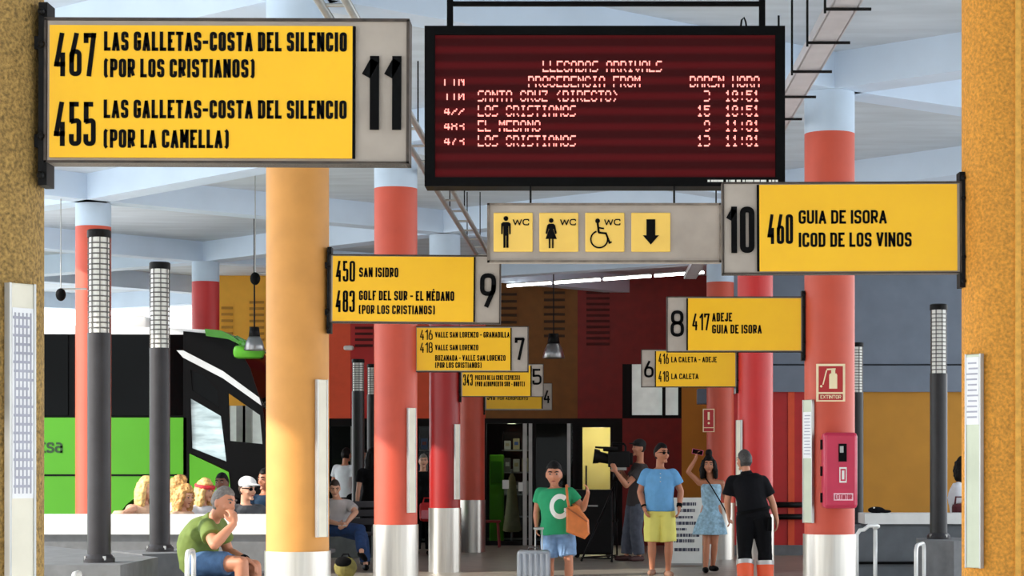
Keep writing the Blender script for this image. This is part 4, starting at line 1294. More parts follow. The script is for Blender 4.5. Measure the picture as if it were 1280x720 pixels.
def rows_for(J, kind='m', belly=0.0, fat=0.0):
    s = J['s']
    sw = (J['shL'] - J['shR']).length / 2
    if kind == 'm':
        r = [(-.16, .10, .095), (-.06, .155, .115), (.05, .165, .12), (.30, .15, .112 + belly), (.48, .158, .115 + belly * .8), (.70, sw * .95, .122), (.82, sw * .93, .112), (.90, sw * .70, .092), (.96, .095, .075), (1.0, .066, .064)]
    else:
        r = [(-.16, .11, .10), (-.06, .17, .12), (.05, .17, .122), (.30, .132, .10 + belly), (.48, .136, .104 + belly), (.68, sw * .88, .128), (.80, sw * .90, .112), (.93, sw * .70, .078), (.99, .062, .060)]
    return [(t, (a + fat) * (s if t < .6 else 1), (b + fat) * s) for t, a, b in r]

def hand(B, wr, dr, nrm, thumb, s=1.0, curl=.5):
    dr = dr.normalized(); nrm = (nrm - dr * nrm.dot(dr)).normalized(); ac = dr.cross(nrm)
    if ac.dot(thumb) < 0:
        ac = -ac
    B.ell(wr + dr * .045 * s, (dr * .052 * s, ac * .042 * s, nrm * .017 * s), 12)
    B.limb([wr, wr + dr * .03 * s], [.027 * s, .026 * s], 10)
    for i, (off, ln) in enumerate(((.030, .068), (.010, .078), (-.010, .072), (-.029, .056))):
        b = wr + dr * (.082 - abs(off) * .25) * s + ac * off * s
        d1 = (dr + nrm * curl * .6 + ac * off * 3).normalized(); d2 = (dr + nrm * curl * 1.8).normalized(); d3 = (dr * .6 + nrm * curl * 2.4).normalized()
        p1 = b + d1 * ln * .45 * s; p2 = p1 + d2 * ln * .35 * s; p3 = p2 + d3 * ln * .25 * s
        B.limb([b, p1, p2, p3], [.0098 * s, .0092 * s, .0086 * s, .0074 * s], 8)
    b = wr + dr * .022 * s + ac * .03 * s
    p1 = b + (dr * .6 + ac * .8 + nrm * .2).normalized() * .036 * s
    p2 = p1 + (dr + ac * .25 + nrm * .4 * curl).normalized() * .030 * s
    B.limb([b, p1, p2], [.0135 * s, .011 * s, .009 * s], 8)

def head_frame(J):
    f = J['face'].normalized()
    u = J.get('headup', V((0, 0, 1)))
    u = (u - f * u.dot(f)).normalized()
    return f, u, f.cross(u).normalized() * -1      # forward, up, person's left

def head_shape(B, J, s=1.0):
    c = J['head']; f, u, l = head_frame(J)
    q = bmesh.ops.create_uvsphere(B.bm, u_segments=24, v_segments=18, radius=1.0)
    for v in q['verts']:
        a, b, z = v.co
        x = .076 * a; y = .096 * b; h = .122 * z
        if z < 0:
            x *= 1 - .34 * (-z) ** 1.6
            if b > 0:
                y *= 1 - .02 * (-z)
            else:
                y *= 1 - .45 * (-z)
            y += .012 * (-z)
        if z > .2 and b > 0:
            y *= 1 - .10 * (z - .2)
        v.co = c + (l * x + f * y + u * h) * s - B.off
    B.ell(c + (f * .098 - u * .022) * s, (l * .013 * s, f * .020 * s, u * .012 * s), 10)
    B.limb([c + (f * .092 + u * .012) * s, c + (f * .103 - u * .018) * s], [.009 * s, .011 * s], 8)
    B.ell(c + (f * .082 - u * .098) * s, (l * .026 * s, f * .020 * s, u * .018 * s), 10)
    B.ell(c + (f * .080 + u * .032) * s, (l * .046 * s, f * .014 * s, u * .010 * s), 10)
    for k in (-1, 1):
        B.ell(c + (l * .076 * k - f * .006 - u * .012) * s, (l * .010 * s, f * .018 * s, u * .032 * s), 10)
        B.ell(c + (l * .042 * k + f * .062 - u * .030) * s, (l * .024 * s, f * .022 * s, u * .022 * s), 10)

M_eye = mat('eye_white', (168, 150, 138), .25, var=.02)
M_iris = mat('iris_dark', (34, 22, 14), .2, var=.1)
M_lip = mat('lips', (150, 72, 62), .45, var=.05)
def face_bits(J, parent, off, brow, s=1.0, eyes=True):
    c = J['head']; f, u, l = head_frame(J)
    if eyes:
        for k in (-1, 1):
            b = Blob(off); b.ell(c + (l * .033 * k + f * .0885 + u * .010) * s, (l * .0140 * s, f * .008 * s, u * .0075 * s), 10)
            e = b.build('eye', M_eye, parent, True)
            b = Blob(off); b.ell(c + (l * .033 * k + f * .0945 + u * .010) * s, (l * .0068 * s, f * .0040 * s, u * .0070 * s), 8)
            b.build('iris', M_iris, e, True)
    for k in (-1, 1):
        b = Blob(off)
        b.limb([c + (l * .016 * k + f * .0945 + u * .030) * s, c + (l * .034 * k + f * .0925 + u * .036) * s, c + (l * .052 * k + f * .080 + u * .030) * s], [.0052 * s, .0058 * s, .004 * s], 6)
        b.build('eyebrow', brow, parent, True)
    b = Blob(off); b.ell(c + (f * .0955 - u * .060) * s, (l * .023 * s, f * .007 * s, u * .0055 * s), 10)
    b.build('mouth', M_lip, parent, True)

def hair(J, parent, off, m, style='short', s=1.0, bump=.012, length=.2, front=.40):
    c = J['head']; f, u, l = head_frame(J)
    B = Blob(off)
    q = bmesh.ops.create_uvsphere(B.bm, u_segments=28, v_segments=20, radius=1.0)
    g = {'short': 1.09, 'tied': 1.08, 'bun': 1.12}.get(style, 1.20)
    for v in q['verts']:
        a, b, z = v.co
        k = g
        tight = style in ('short', 'cropped', 'tied')
        line = (.50 if b > front else ((.06 if tight else -.22) if b > -.12 else (-.50 if tight else -.62)))
        if tight and abs(a) > .55 and b > .1 and b <= front:
            line = .26   # hairline heights: brow, temples, nape
        if style == 'cropped':
            k = 1.055
        if z < line:
            k = .86
        x = .076 * a * k; y = .096 * b * k; h = .122 * z * k
        if b < 0 and z < -.2:
            y *= .75
        v.co = c + (l * x + f * y + u * h) * s - B.off
    if style in ('long', 'curly'):
        for i, ang in enumerate(range(65, 296, 23)):
            a = math.radians(ang)
            dx, dy = math.sin(a), math.cos(a)
            p0 = c + (l * .070 * dx + f * .088 * dy + u * .04) * s
            p1 = c + (l * .088 * dx + f * .092 * dy - u * .05) * s
            p2 = c + (l * .090 * dx + f * .080 * dy - u * (.06 + length * .55)) * s
            p3 = c + (l * .082 * dx + f * .072 * dy - u * (.06 + length)) * s
            B.limb([p0, p1, p2, p3], [.030 * s, .036 * s, .036 * s, .020 * s], 8)
    if style == 'bun':
        B.ell(c + (u * .155 - f * .02) * s, (l * .05 * s, f * .05 * s, u * .05 * s), 12)
        for i, ang in enumerate(range(65, 296, 23)):
            a = math.radians(ang)
            dx, dy = math.sin(a), math.cos(a)
            B.limb([c + (l * .070 * dx + f * .088 * dy + u * .04) * s, c + (l * .09 * dx + f * .09 * dy - u * .07) * s, c + (l * .10 * dx + f * .06 * dy - u * (.06 + length)) * s], [.03 * s, .034 * s, .02 * s], 8)
    if style == 'tied':
        B.ell(c + (u * .05 - f * .125) * s, (l * .04 * s, f * .045 * s, u * .045 * s), 12)
    return B.fuse('hair', m, parent, .008, 1, curls, bump)

def body(J, parent, off, skin, kind='m', belly=0, fat=0, voxel=.01, hands=True, leg=1.0, arm=1.0, feet=True):
    s = J['s']; side, up, fwd = frames(J)
    B = Blob(off)
    torso(B, J, rows_for(J, kind, belly, fat))
    hb = J['head'] - head_frame(J)[1] * .06 * s - head_frame(J)[0] * .02 * s
    B.limb([spine(J, .93), J['neck'], hb], [.06 * s, .052 * s, .05 * s])
    head_shape(B, J, J.get('hs', s))
    f = 1.0 if kind == 'm' else .86
    for L in 'LR':
        sh, el, wr = J['sh' + L], J['el' + L], J['wr' + L]
        B.limb([spine(J, .86) + (sh - spine(J, .86)) * .5, sh], [.060 * s, .056 * s * f])
        m1 = sh.lerp(el, .45)
        B.limb([sh, m1, el], [.056 * s * f * arm, .050 * s * f * arm, .040 * s * f * arm])
        m2 = el.lerp(wr, .3)
        B.limb([el, m2, wr], [.040 * s * f * arm, .043 * s * f * arm, .027 * s * f])
        if hands:
            dr = J.get('hd' + L, (wr - el).normalized())
            hand(B, wr, dr, J.get('hn' + L, (-side if L == 'L' else side) * 1.0), J.get('th' + L, fwd), s * (1.0 if kind == 'm' else .92), J.get('curl' + L, .45))
        hp, kn, an = J['hip' + L], J['kn' + L], J['an' + L]
        B.limb([hp, hp.lerp(kn, .35), kn], [.088 * s * leg, .080 * s * leg, .055 * s * leg])
        B.limb([kn, kn.lerp(an, .3), kn.lerp(an, .65), an], [.054 * s * leg, .057 * s * leg, .043 * s, .034 * s])
        if feet:
            t = J['toe' + L].normalized()
            g = an - V((0, 0, .05 * s))
            B.limb([g - t * .04 * s, g + t * .08 * s, g + t * .15 * s], [.036 * s, .034 * s, .024 * s])
    return B.fuse('body', skin, parent, voxel, 3)

def shirt(J, parent, off, m, kind='m', belly=0, fat=0, sleeve=.5, hem=-.10, o=.016, name='shirt', wrinkle=.012, collar=False):
    s = J['s']; B = Blob(off)
    rw = [r for r in rows_for(J, kind, belly, fat) if r[0] > hem]
    torso(B, J, [(hem, rw[0][1] + .004, rw[0][2] + .004)] + rw[:-1] + [(.975, .082 * s, .07 * s)], o)
    f = 1.0 if kind == 'm' else .88
    for L in 'LR':
        sh, el = J['sh' + L], J['el' + L]
        B.limb([spine(J, .86) + (sh - spine(J, .86)) * .45, sh], [.062 * s, .058 * s * f + o * .35])
        if sleeve <= 1:
            e = sh.lerp(el, sleeve)
            B.cyl(sh, e, .057 * s * f + o * .5, .058 * s * f + o * .8)
        else:
            wr = J['wr' + L]
            B.limb([sh, el, el.lerp(wr, sleeve - 1)], [.060 * s * f + o * .5, .047 * s * f + o * .6, .040 * s * f + o * .6])
    if collar:
        u = (J['neck'] - spine(J, .9)).normalized()
        B.cyl(spine(J, .94), spine(J, .94) + u * .055, .078 * s, .066 * s)
    return B.fuse(name, m, parent, .011, 3, clouds, wrinkle)

def trousers(J, parent, off, m, length=.6, kind='m', fat=0, o=.018, name='shorts', flare=.0, top=.12, wrinkle=.014, leg=1.0):
    """length in units of thigh: 1 = knee, 2 = ankle"""
    s = J['s']; B = Blob(off)
    rw = [r for r in rows_for(J, kind, 0, fat) if r[0] < top]
    last = rw[-1]
    torso(B, J, rw + [(top, last[1] * .97, last[2] * .98)], o * .8)
    for L in 'LR':
        hp, kn, an = J['hip' + L], J['kn' + L], J['an' + L]
        r0, r1 = .090 * s * leg + o, .058 * s * leg + o + flare
        if length <= 1:
            B.sphere(hp, r0, 14); e = hp.lerp(kn, length); B.cyl(hp, e, r0, r0 + (r1 - r0) * length)
        else:
            B.limb([hp, hp.lerp(kn, .4), kn], [r0, .082 * s * leg + o, r1])
            e = kn.lerp(an, length - 1); B.limb([kn, kn.lerp(e, .4)], [r1, .060 * s + o + flare]); B.cyl(kn.lerp(e, .4), e, .060 * s + o + flare, .050 * s + o + flare)
    return B.fuse(name, m, parent, .011, 3, clouds, wrinkle)

def shoes(J, parent, off, m, name='shoe'):
    s = J['s']
    for L in 'LR':
        t = J['toe' + L].normalized(); an = J['an' + L]; g = V((an.x, an.y, an.z - .045 * s))
        B = Blob(off)
        B.limb([g - t * .045 * s, g + t * .08 * s, g + t * .16 * s], [.046 * s, .043 * s, .034 * s])
        B.fuse(name, m, parent, .01, 2)

def draped(pts_faces, name, m, parent, target, off):
    """flat print laid on the front of a garment: each vertex is dropped along +Y on to it"""
    verts, faces = pts_faces
    me0 = target.data
    tr = BVHTree.FromPolygons([v.co.copy() for v in me0.vertices], [tuple(p.vertices) for p in me0.polygons])
    out = []
    for v in verts:
        v = V(v) - V(off)
        h = tr.ray_cast(V((v.x, v.y - 1.0, v.z)), V((0, 1, 0)))
        y = h[0].y - .004 if h[0] else v.y
        out.append(V((v.x, y, v.z)))
    me = bpy.data.meshes.new(name); me.from_pydata([tuple(v) for v in out], [], faces)
    return link_mesh(name, me, m, parent)

SK_light = mat('skin_light', (222, 166, 136), .5, var=.05)
SK_tan = mat('skin_tan', (190, 124, 92), .5, var=.05)
SK_warm = mat('skin_warm', (206, 140, 108), .5, var=.05)
SK_brown = mat('skin_brown', (112, 66, 46), .5, var=.05)
SK_legs = SK_tan
H_black = mat('hair_black', (14, 10, 9), .6, var=.3, scale=40, spec=.2)
H_brown = mat('hair_brown', (52, 34, 24), .55, var=.3, scale=40)
H_grey = mat('hair_grey', (120, 112, 106), .6, var=.35, scale=60)
H_blond = mat('hair_blond', (226, 184, 116), .55, var=.3, scale=35)
H_blond2 = mat('hair_honey', (206, 156, 92), .55, var=.4, scale=30)

def person(J, label):
    a, b = J['anL'], J['anR']
    o = thing('person', ((a.x + b.x) / 2, (a.y + b.y) / 2, 0), label, 'person')
    return o, o.location.copy()

# --- seated man in green polo, hand at his mouth
J = dict(pelvis=at(246, 706, 16.3), chest=at(249, 676, 16.28), neck=at(266, 650, 16.2), head=at(279, 628, 16.12),
         shR=at(259, 658, 16.0), shL=at(273, 656, 16.40), elR=at(268, 681, 15.80), elL=at(286, 690, 16.48), wrR=at(292, 655, 15.90), wrL=at(308, 700, 16.3),
         hipR=at(250, 706, 16.17), hipL=at(256, 706, 16.38), knR=at(302, 704, 16.0), knL=at(318, 708, 16.40), anR=at(304, 798, 16.02), anL=at(322, 798, 16.42))
J['anR'].z = J['anL'].z = .085
J['face'] = V((.88, -.46, -.16)); J['headup'] = V((.22, 0, 1)); J['toeR'] = V((1, -.4, 0)); J['toeL'] = V((1, -.1, 0)); J['s'] = 1.0; J['hs'] = 1.02
J['hdR'] = V((-.10, .30, 1)); J['hnR'] = V((-.6, .75, 0)); J['thR'] = V((-.5, -.3, 0)); J['curlR'] = 1.0
J['hdL'] = V((.8, -.2, -.45)); J['hnL'] = V((-.4, 0, -1)); J['curlL'] = .8
o, of = person(J, 'seated grey-haired man in green polo and denim shorts, hand raised to his mouth')
body(J, o, of, SK_warm, belly=.02, voxel=.008)
face_bits(J, o, of, H_grey, 1.02)
hair(J, o, of, H_grey, 'cropped', 1.02, .006)
M_polo = mat('olive_polo', (108, 126, 58), .85, var=.12, scale=14)
shirt(J, o, of, M_polo, belly=.03, sleeve=.62, o=.026, name='polo_shirt', collar=True)
trousers(J, o, of, mat('denim_blue', (84, 118, 160), .85, var=.22, scale=16), .68, o=.024, name='denim_shorts')
shoes(J, o, of, mat('brown_shoe', (80, 58, 42), .6))
B = Blob(of); p = J['elL'].lerp(J['wrL'], .9); dr = (J['wrL'] - J['elL']).normalized(); B.cyl(p - dr * .02, p + dr * .02, .036, .035); B.build('watch', M_black, o, True)

# --- man in blue shirt and yellow shorts
d = 26.4; g = gd = F * H / (722 - CY)
J = stand((at(825, 0, d).x, d, 0), 1.74)
k = d
J.update(neck=at(825, 585, d), head=at(826.5, 567, d - .03), shL=at(841, 592, d), shR=at(808, 592, d), elL=at(851, 614, d + .02), elR=at(800, 615, d + .02),
         wrL=at(849, 634, d - .06), wrR=at(805.5, 635, d - .08), knL=at(836, 680, d - .02), knR=at(815, 680, d - .02), anL=at(835, 713, d + .02), anR=at(815, 711, d), pelvis=at(824, 637, d), chest=at(824, 612, d), hipL=at(833, 642, d), hipR=at(816, 642, d))
J['face'] = V((.62, -.78, .02)); J['toeL'] = V((.25, -1, 0)); J['toeR'] = V((-.2, -1, 0)); J['hs'] = 1.06
o, of = person(J, 'man in pale blue shirt, yellow shorts and sunglasses, looking aside')
body(J, o, of, SK_tan, belly=.025)
face_bits(J, o, of, H_black, 1.06, eyes=False)
hair(J, o, of, H_black, 'short', 1.05, .010)
sh = shirt(J, o, of, mat('sky_blue_cotton', (106, 168, 218), .85, var=.07, scale=12), belly=.03, sleeve=.62, o=.034, hem=-.04)
trousers(J, o, of, mat('lemon_cotton', (236, 228, 120), .85, var=.05), .93, o=.026, flare=.02, top=.04)
shoes(J, o, of, mat('canvas_shoe', (150, 112, 92), .7))
f, u, l = head_frame(J); c = J['head']
B = Blob(of)
for q in (-1, 1):
    B.ell(c + l * .034 * q + f * .094 + u * .008, (l * .027, f * .010, u * .019), 12)
    B.limb([c + l * .058 * q + f * .084 + u * .014, c + l * .082 * q + f * .0 + u * .008], [.005, .004], 6)
B.limb([c + l * .012 + f * .1 + u * .014, c - l * .012 + f * .1 + u * .014], [.004, .004], 6)
B.build('sunglasses', M_black, o, True)
p = J['wrL'].lerp(J['elL'], .12); dr = (J['wrL'] - J['elL']).normalized(); B = Blob(of); B.cyl(p - dr * .022, p + dr * .022, .036, .036); B.build('watch', M_black, o, True)
p = J['wrR'].lerp(J['elR'], .12); dr = (J['wrR'] - J['elR']).normalized(); B = Blob(of); B.cyl(p - dr * .012, p + dr * .012, .034, .034); B.build('bracelet', M_black, o, True)
B = Blob(of)
for z in (592, 597, 602):
    q = at(825.5, z, d - .165); B.sphere(q, .007, 8)
ob = B.build('button', M_white, o, True)

# --- woman in green T-shirt pulling the silver suitcase
d = 21.8
J = stand((at(694, 0, d).x, d, 0), 1.50)
J.update(pelvis=at(697, 662, d), chest=at(694, 636, d), neck=at(693, 609, d), head=at(692.5, 592.5, d - .05), shL=at(713, 615, d), shR=at(675, 615, d + .02),
         elR=at(670.5, 640, d + .04), wrR=at(670.5, 658, d - .02), elL=at(729, 636, d - .02), wrL=at(735, 617, d - .22),
         hipL=at(707, 668, d), hipR=at(688, 668, d), knL=at(711, 702, d - .06), knR=at(687, 703, d + .04), anL=at(711, 741, d - .02), anR=at(687, 741, d + .12))
J['anL'].z = J['anR'].z = .08
J['face'] = V((-.05, -1, -.12)); J['toeL'] = V((.1, -1, 0)); J['toeR'] = V((-.1, -1, 0)); J['hs'] = 1.06
J['hdR'] = V((0, -.1, -1)); J['curlR'] = .9; J['hdL'] = V((-.1, -.1, 1)); J['hnL'] = V((-1, 0, 0)); J['curlL'] = .9
o, of = person(J, 'woman in green T-shirt and denim shorts with a large white letter on her chest')
body(J, o, of, SK_tan, 'f', belly=.03, fat=.012, leg=1.0, arm=1.12)
face_bits(J, o, of, H_black, 1.06)
hair(J, o, of, H_black, 'tied', 1.09, .014)
sh = shirt(J, o, of, mat('emerald_cotton', (34, 152, 100), .85, var=.08, scale=12), 'f', belly=.04, fat=.02, sleeve=.55, o=.024, hem=-.10)
trousers(J, o, of, mat('pale_denim', (112, 142, 178), .85, var=.25, scale=14), .80, 'f', fat=.02, o=.026, name='denim_shorts', flare=.015)
shoes(J, o, of, mat('dark_sandal', (60, 44, 36), .7), 'sandal')
# the printed letter: a broken ring with a bar, laid on the cloth
vs, fs = [], []
def ringseg(a0, a1, r0, r1, n, cx, cy, sx=1.0, sy=1.0):
    b = len(vs)
    for i in range(n + 1):
        a = math.radians(a0 + (a1 - a0) * i / n)
        for r in (r0, r1):
            vs.append(at(cx + r * sx * math.cos(a), cy - r * sy * math.sin(a), d - .1))
    for i in range(n):
        fs.append((b + 2 * i, b + 2 * i + 1, b + 2 * i + 3, b + 2 * i + 2))
ringseg(48, 325, 9.0, 15, 26, 700, 633, .86, 1.05)
def quadpx(x0, y0, x1, y1, n=4):
    b = len(vs)
    for i in range(n + 1):
        for y in (y0, y1):
            vs.append(at(x0 + (x1 - x0) * i / n, y, d - .1))
    for i in range(n):
        fs.append((b + 2 * i, b + 2 * i + 1, b + 2 * i + 3, b + 2 * i + 2))
quadpx(705, 635, 714, 639); quadpx(709, 639, 714, 645)
draped((vs, fs), 'shirt_print', mat('print_white', (240, 244, 238), .8, var=.03), o, sh, of)

# her shoulder bag
M_leather = mat('tan_leather', (204, 112, 48), .5, var=.14, scale=12, bump=.2)
bg_ = thing('handbag', at(722, 653, d - .24), 'tan leather shoulder bag hanging at the side of the woman in green', 'bag'); ob = bg_.location.copy()
B = Blob(ob)
cs = [at(721, 653, d - .25)]
m = MB(ob)
A = [(708, 634), (722, 631), (736, 649), (737, 666), (731, 673), (708, 664)]
rings = []
for yy, sc_ in ((-.30, .86), (-.27, 1.0), (-.20, 1.0), (-.17, .86)):
    cx_, cy_ = 721, 653
    rings.append([at(cx_ + (x - cx_) * sc_, cy_ + (y - cy_) * sc_, d) + V((0, yy, 0)) for x, y in A])
m.ring_loft(rings); q = m.build('bag_body', M_leather, bg_)
m = MB(ob); m.tube([at(x, y, d) + V((0, yy, 0)) for x, y, yy in ((709, 634, -.312), (720, 641, -.316), (734, 651, -.312))], .008, 6); m.build('seam', mat('leather_dark', (150, 78, 30), .5), q, True)
m = MB(ob); m.tube([at(x, y, d) + V((0, yy, 0)) for x, y, yy in ((712, 636, -.24), (709.5, 624, -.20), (708.5, 612, -.13), (708, 607, -.04), (708.5, 606.5, .04), (711, 612, .10), (716, 630, .0), (724, 634, -.2))], .013, 8); m.build('strap', M_leather, bg_, True)

# her suitcase
d2 = 21.45
a, b = at(646, 688, d2), at(688, 751, d2)
st = thing('suitcase', ((a.x + b.x) / 2, d2 + .12, 0), 'silver ribbed hard shell suitcase held by the woman in green', 'suitcase'); ob = st.location.copy()
M_silver = mat('silver_shell', (142, 148, 157), .28, .55, var=.06)
m = MB(ob); m.span((a.x, d2, .05), (b.x, d2 + .23, a.z), bev=.035); auto_smooth(m.build('shell', M_silver, st))
m = MB(ob)
for i in range(6):
    x = a.x + (b.x - a.x) * (i + .5) / 6
    m.span((x - .018, d2 - .012, .09), (x + .018, d2 + .242, a.z - .03), bev=.009)
auto_smooth(m.build('shell_ribs', M_silver, st))
m = MB(ob); m.span((a.x + .03, d2 + .10, .06), (b.x - .03, d2 + .13, a.z + .004)); m.build('zip_seam', M_dark, st)
h = at(673, 661, d2)
hd = MB(ob)
for x in (-.035, .035):
    hd.cyl((h.x + x, d2 + .12, a.z - .02), (h.x + x, d2 + .12, h.z - .01), .007, n=8)
hd.build('handle_rods', M_alu, st)
hd = MB(ob); hd.box((h.x, d2 + .12, h.z), (.11, .03, .028), bev=.01); hd.build('handle_grip', M_alu, st)
hd = MB(ob); hd.tube([((a.x + b.x) / 2 - .06, d2 + .05, a.z - .01), ((a.x + b.x) / 2 - .05, d2 + .05, a.z + .03), ((a.x + b.x) / 2 + .05, d2 + .05, a.z + .03), ((a.x + b.x) / 2 + .06, d2 + .05, a.z - .01)], .009, 8); hd.build('carry_handle', M_dark, st, True)
for x in (a.x + .05, b.x - .05):
    for y in (d2 + .04, d2 + .19):
        hd = MB(ob); hd.cyl((x - .012, y, .026), (x + .012, y, .026), .026); hd.build('wheel', M_rubber, st, True)

# --- cameraman in grey
d = 31.0
J = stand((at(792, 0, d).x, d, 0), 1.80, yaw=math.radians(-62))
J.update(head=at(799, 560, d - .05), neck=at(800, 578, d), chest=at(799, 601, d), pelvis=at(795, 628, d), shR=at(796, 586, d + .17), shL=at(802, 586, d - .16),
         elL=at(783, 607, d - .25), wrL=at(770, 590, d - .30), elR=at(784, 603, d + .28), wrR=at(772, 580, d + .2),
         hipR=at(792, 632, d + .09), hipL=at(797, 632, d - .07), knL=at(795, 664, d - .12), knR=at(786, 664, d + .08), anL=at(799, 696, d - .08), anR=at(783, 697, d + .06))
J['anL'].z = J['anR'].z = .085
J['face'] = V((-.92, -.38, .02)); J['toeL'] = V((-.7, -.6, 0)); J['toeR'] = V((-.9, -.4, 0)); J['hdL'] = V((-.4, -.2, 1)); J['hdR'] = V((-.5, -.2, 1)); J['curlL'] = .9; J['curlR'] = .9
o, of = person(J, 'cameraman in charcoal T-shirt, cap and grey trousers standing at a video camera')
body(J, o, of, SK_warm)
face_bits(J, o, of, H_black, .98)
hair(J, o, of, H_black, 'short', .98, .008)
f, u, l = head_frame(J); c = J['head']
B = Blob(of); B.ell(c + u * .055 - f * .005, (l * .088, f * .105, u * .085), 16); B.ell(c + u * .065 + f * .115, (l * .065, f * .06, u * .010), 12)
B.fuse('cap', mat('cap_black', (18, 17, 18), .8), o, .009, 2)
shirt(J, o, of, mat('charcoal_cotton', (62, 56, 56), .9, var=.12), sleeve=.55, o=.022, hem=-.12)
trousers(J, o, of, mat('slate_denim', (84, 88, 100), .9, var=.2, scale=14), 1.95, o=.024, name='trousers', flare=.012)
shoes(J, o, of, mat('dark_trainer', (70, 36, 34), .7))
# video camera on the tripod
M_cam = mat('camera_black', (11, 10, 11), .5, var=.2, spec=.2)
vc = thing('video_camera', at(765, 578, d - .05), 'black shoulder video camera mounted on a tripod in front of the cameraman', 'video camera'); ob = vc.location.copy()
bp = lambda px, py, dd: at(px, py, d + dd)
def bpx(px0, py0, px1, py1, y0, y1, bev=.012):
    a, b = at(px0, py0, d), at(px1, py1, d)
    m = MB(ob); m.span((a.x, d + y0, b.z), (b.x, d + y1, a.z), bev=bev); return m
bpx(760, 564, 787, 584, -.14, .10).build('camera_body', M_cam, vc)
m = MB(ob); m.cyl(bp(762, 574, -.02), bp(748, 571, -.02), .075, .085, 20); auto_smooth(m.build('lens', M_cam, vc))
m = MB(ob); m.cyl(bp(749, 571, -.02), bp(742, 570, -.02), .10, .115, 20); auto_smooth(m.build('lens_hood', M_cam, vc))
m = MB(ob); m.tube([bp(764, 566, -.02), bp(764, 556, -.02), bp(766, 554, -.02), bp(780, 555, -.02), bp(782, 558, -.02), bp(782, 566, -.02)], .018, 8); m.build('top_handle', M_cam, vc)
m = MB(ob); m.cyl(bp(754, 561, -.16), bp(772, 562, -.16), .035, .035, 14); auto_smooth(m.build('viewfinder', M_cam, vc))
m = MB(ob); m.cyl(bp(744, 559, .08), bp(762, 560, .08), .016, .016, 10); m.build('microphone', M_cam, vc)
bpx(784, 566, 791, 581, -.10, .06).build('battery_pack', M_cam, vc)
bpx(764, 584, 783, 588, -.10, .06, .005).build('mounting_plate', M_alu, vc)
tp = thing('tripod', (at(770, 0, d).x, d - .02, 0), 'black tripod carrying the video camera', 'tripod'); ob = tp.location.copy()
m = MB(ob); m.cyl(bp(771, 590, -.02), bp(770, 600, -.02), .06, .05); m.build('fluid_head', M_cam, tp, True)
zc = bp(770, 602, -.02)
for fx, fy in ((at(727, 0, d).x, d - .25), (at(772, 0, d).x, d + .55), (at(764, 0, d).x, d - .55)):
    e = V((fx, fy, .02)); mid = zc.lerp(e, .5)
    m = MB(ob)
    for s_ in (-.028, .028):
        m.cyl(zc + V((0, s_, 0)), mid + V((0, s_ * .6, 0)), .014, n=8)
    m.cyl(zc.lerp(e, .45), e, .013, n=8); m.sphere(mid, .026, 8); m.sphere(e, .02, 8)
    m.build('leg', M_cam, tp, True)
m = MB(ob)
pts3 = [V((at(727, 0, d).x, d - .25, .06)), V((at(772, 0, d).x, d + .55, .06)), V((at(764, 0, d).x, d - .55, .06))]
for i in range(3):
    m.cyl(pts3[i], pts3[(i + 1) % 3], .012, n=6)
m.build('spreader', M_cam, tp)
m = MB(ob); m.cyl(bp(773, 594, -.1), bp(786, 604, -.28), .011, n=8); m.build('pan_bar', M_cam, tp)
# equipment case by the tripod
q = at(741, 0, 31.6)
ec = thing('equipment_case', (q.x, 32.2, 0), 'black equipment trolley standing behind the tripod under the lit window', 'case')
MB().box((0, 0, .55), (.62, .35, 1.0), bev=.03).build('case_body', M_cam, ec)
MB().box((0, -.18, .80), (.16, .03, .03), bev=.01).build('handle', M_alu, ec)
for sx_ in (-1, 1):
    MB().cyl((sx_ * .24, -.1, .04), (sx_ * .24, .1, .04), .04).build('wheel', M_rubber, ec, True)
MB().cyl((-.1, 0, 1.05), (-.1, 0, 1.42), .014).build('antenna', M_cam, ec)

# --- young woman in a pale blue dress, arm raised
d = 27.5
J = stand((at(888, 0, d).x, d, 0), 1.62)
J.update(head=at(886, 581, d - .04), neck=at(888, 599, d), chest=at(889, 620, d), pelvis=at(889, 642, d), shL=at(902, 604, d), shR=at(874, 603, d),
         elR=at(860, 590, d - .08), wrR=at(870, 573, d - .10), elL=at(908, 627, d + .03), wrL=at(911, 648, d - .08), hipL=at(895, 650, d), hipR=at(884, 650, d),
         knL=at(893, 680, d - .03), knR=at(883, 681, d - .05), anL=at(891, 708, d + .08), anR=at(882, 711, d - .03))
J['anL'].z = .10; J['anR'].z = .085
J['face'] = V((-.08, -1, -.05)); J['toeL'] = V((.3, -1, 0)); J['toeR'] = V((0, -1, 0)); J['hs'] = .98; J['hdR'] = V((.2, 0, 1)); J['hnR'] = V((1, -.2, 0)); J['curlR'] = .8
o, of = person(J, 'young woman in a short pale blue strapless dress with one arm raised to her head')
body(J, o, of, SK_tan, 'f', fat=-.01, leg=.88, arm=.88)
face_bits(J, o, of, H_black, .98)
hair(J, o, of, H_black, 'bun', 1.0, .02, .11)
B = Blob(of); s = J['s']; side, up, fwd = frames(J)
rings = []
for px, py, wd, dp in ((889, 605, 12.5, .105), (889, 612, 13, .125), (889, 622, 12.2, .115), (889, 632, 11, .10), (888.5, 640, 13, .12), (888, 652, 17.5, .155), (887.5, 660, 20, .18), (887.5, 668, 22, .20)):
    c = at(px, py, d); ww = wd * d / F
    ring = []
    for i in range(32):
        a = 2 * math.pi * i / 32
        rp = 1 + (.05 * math.sin(a * 8) if py > 638 else 0) * (py - 638) / 30
        ring.append(c + V((ww * math.cos(a) * rp, dp * math.sin(a) * rp, 0)))
    rings.append(ring)
B.ring_loft(rings)
B.fuse('dress', mat('powder_blue_print', (150, 186, 206), .85, var=.28, scale=24, detail=2), o, .009, 1, clouds, .008)
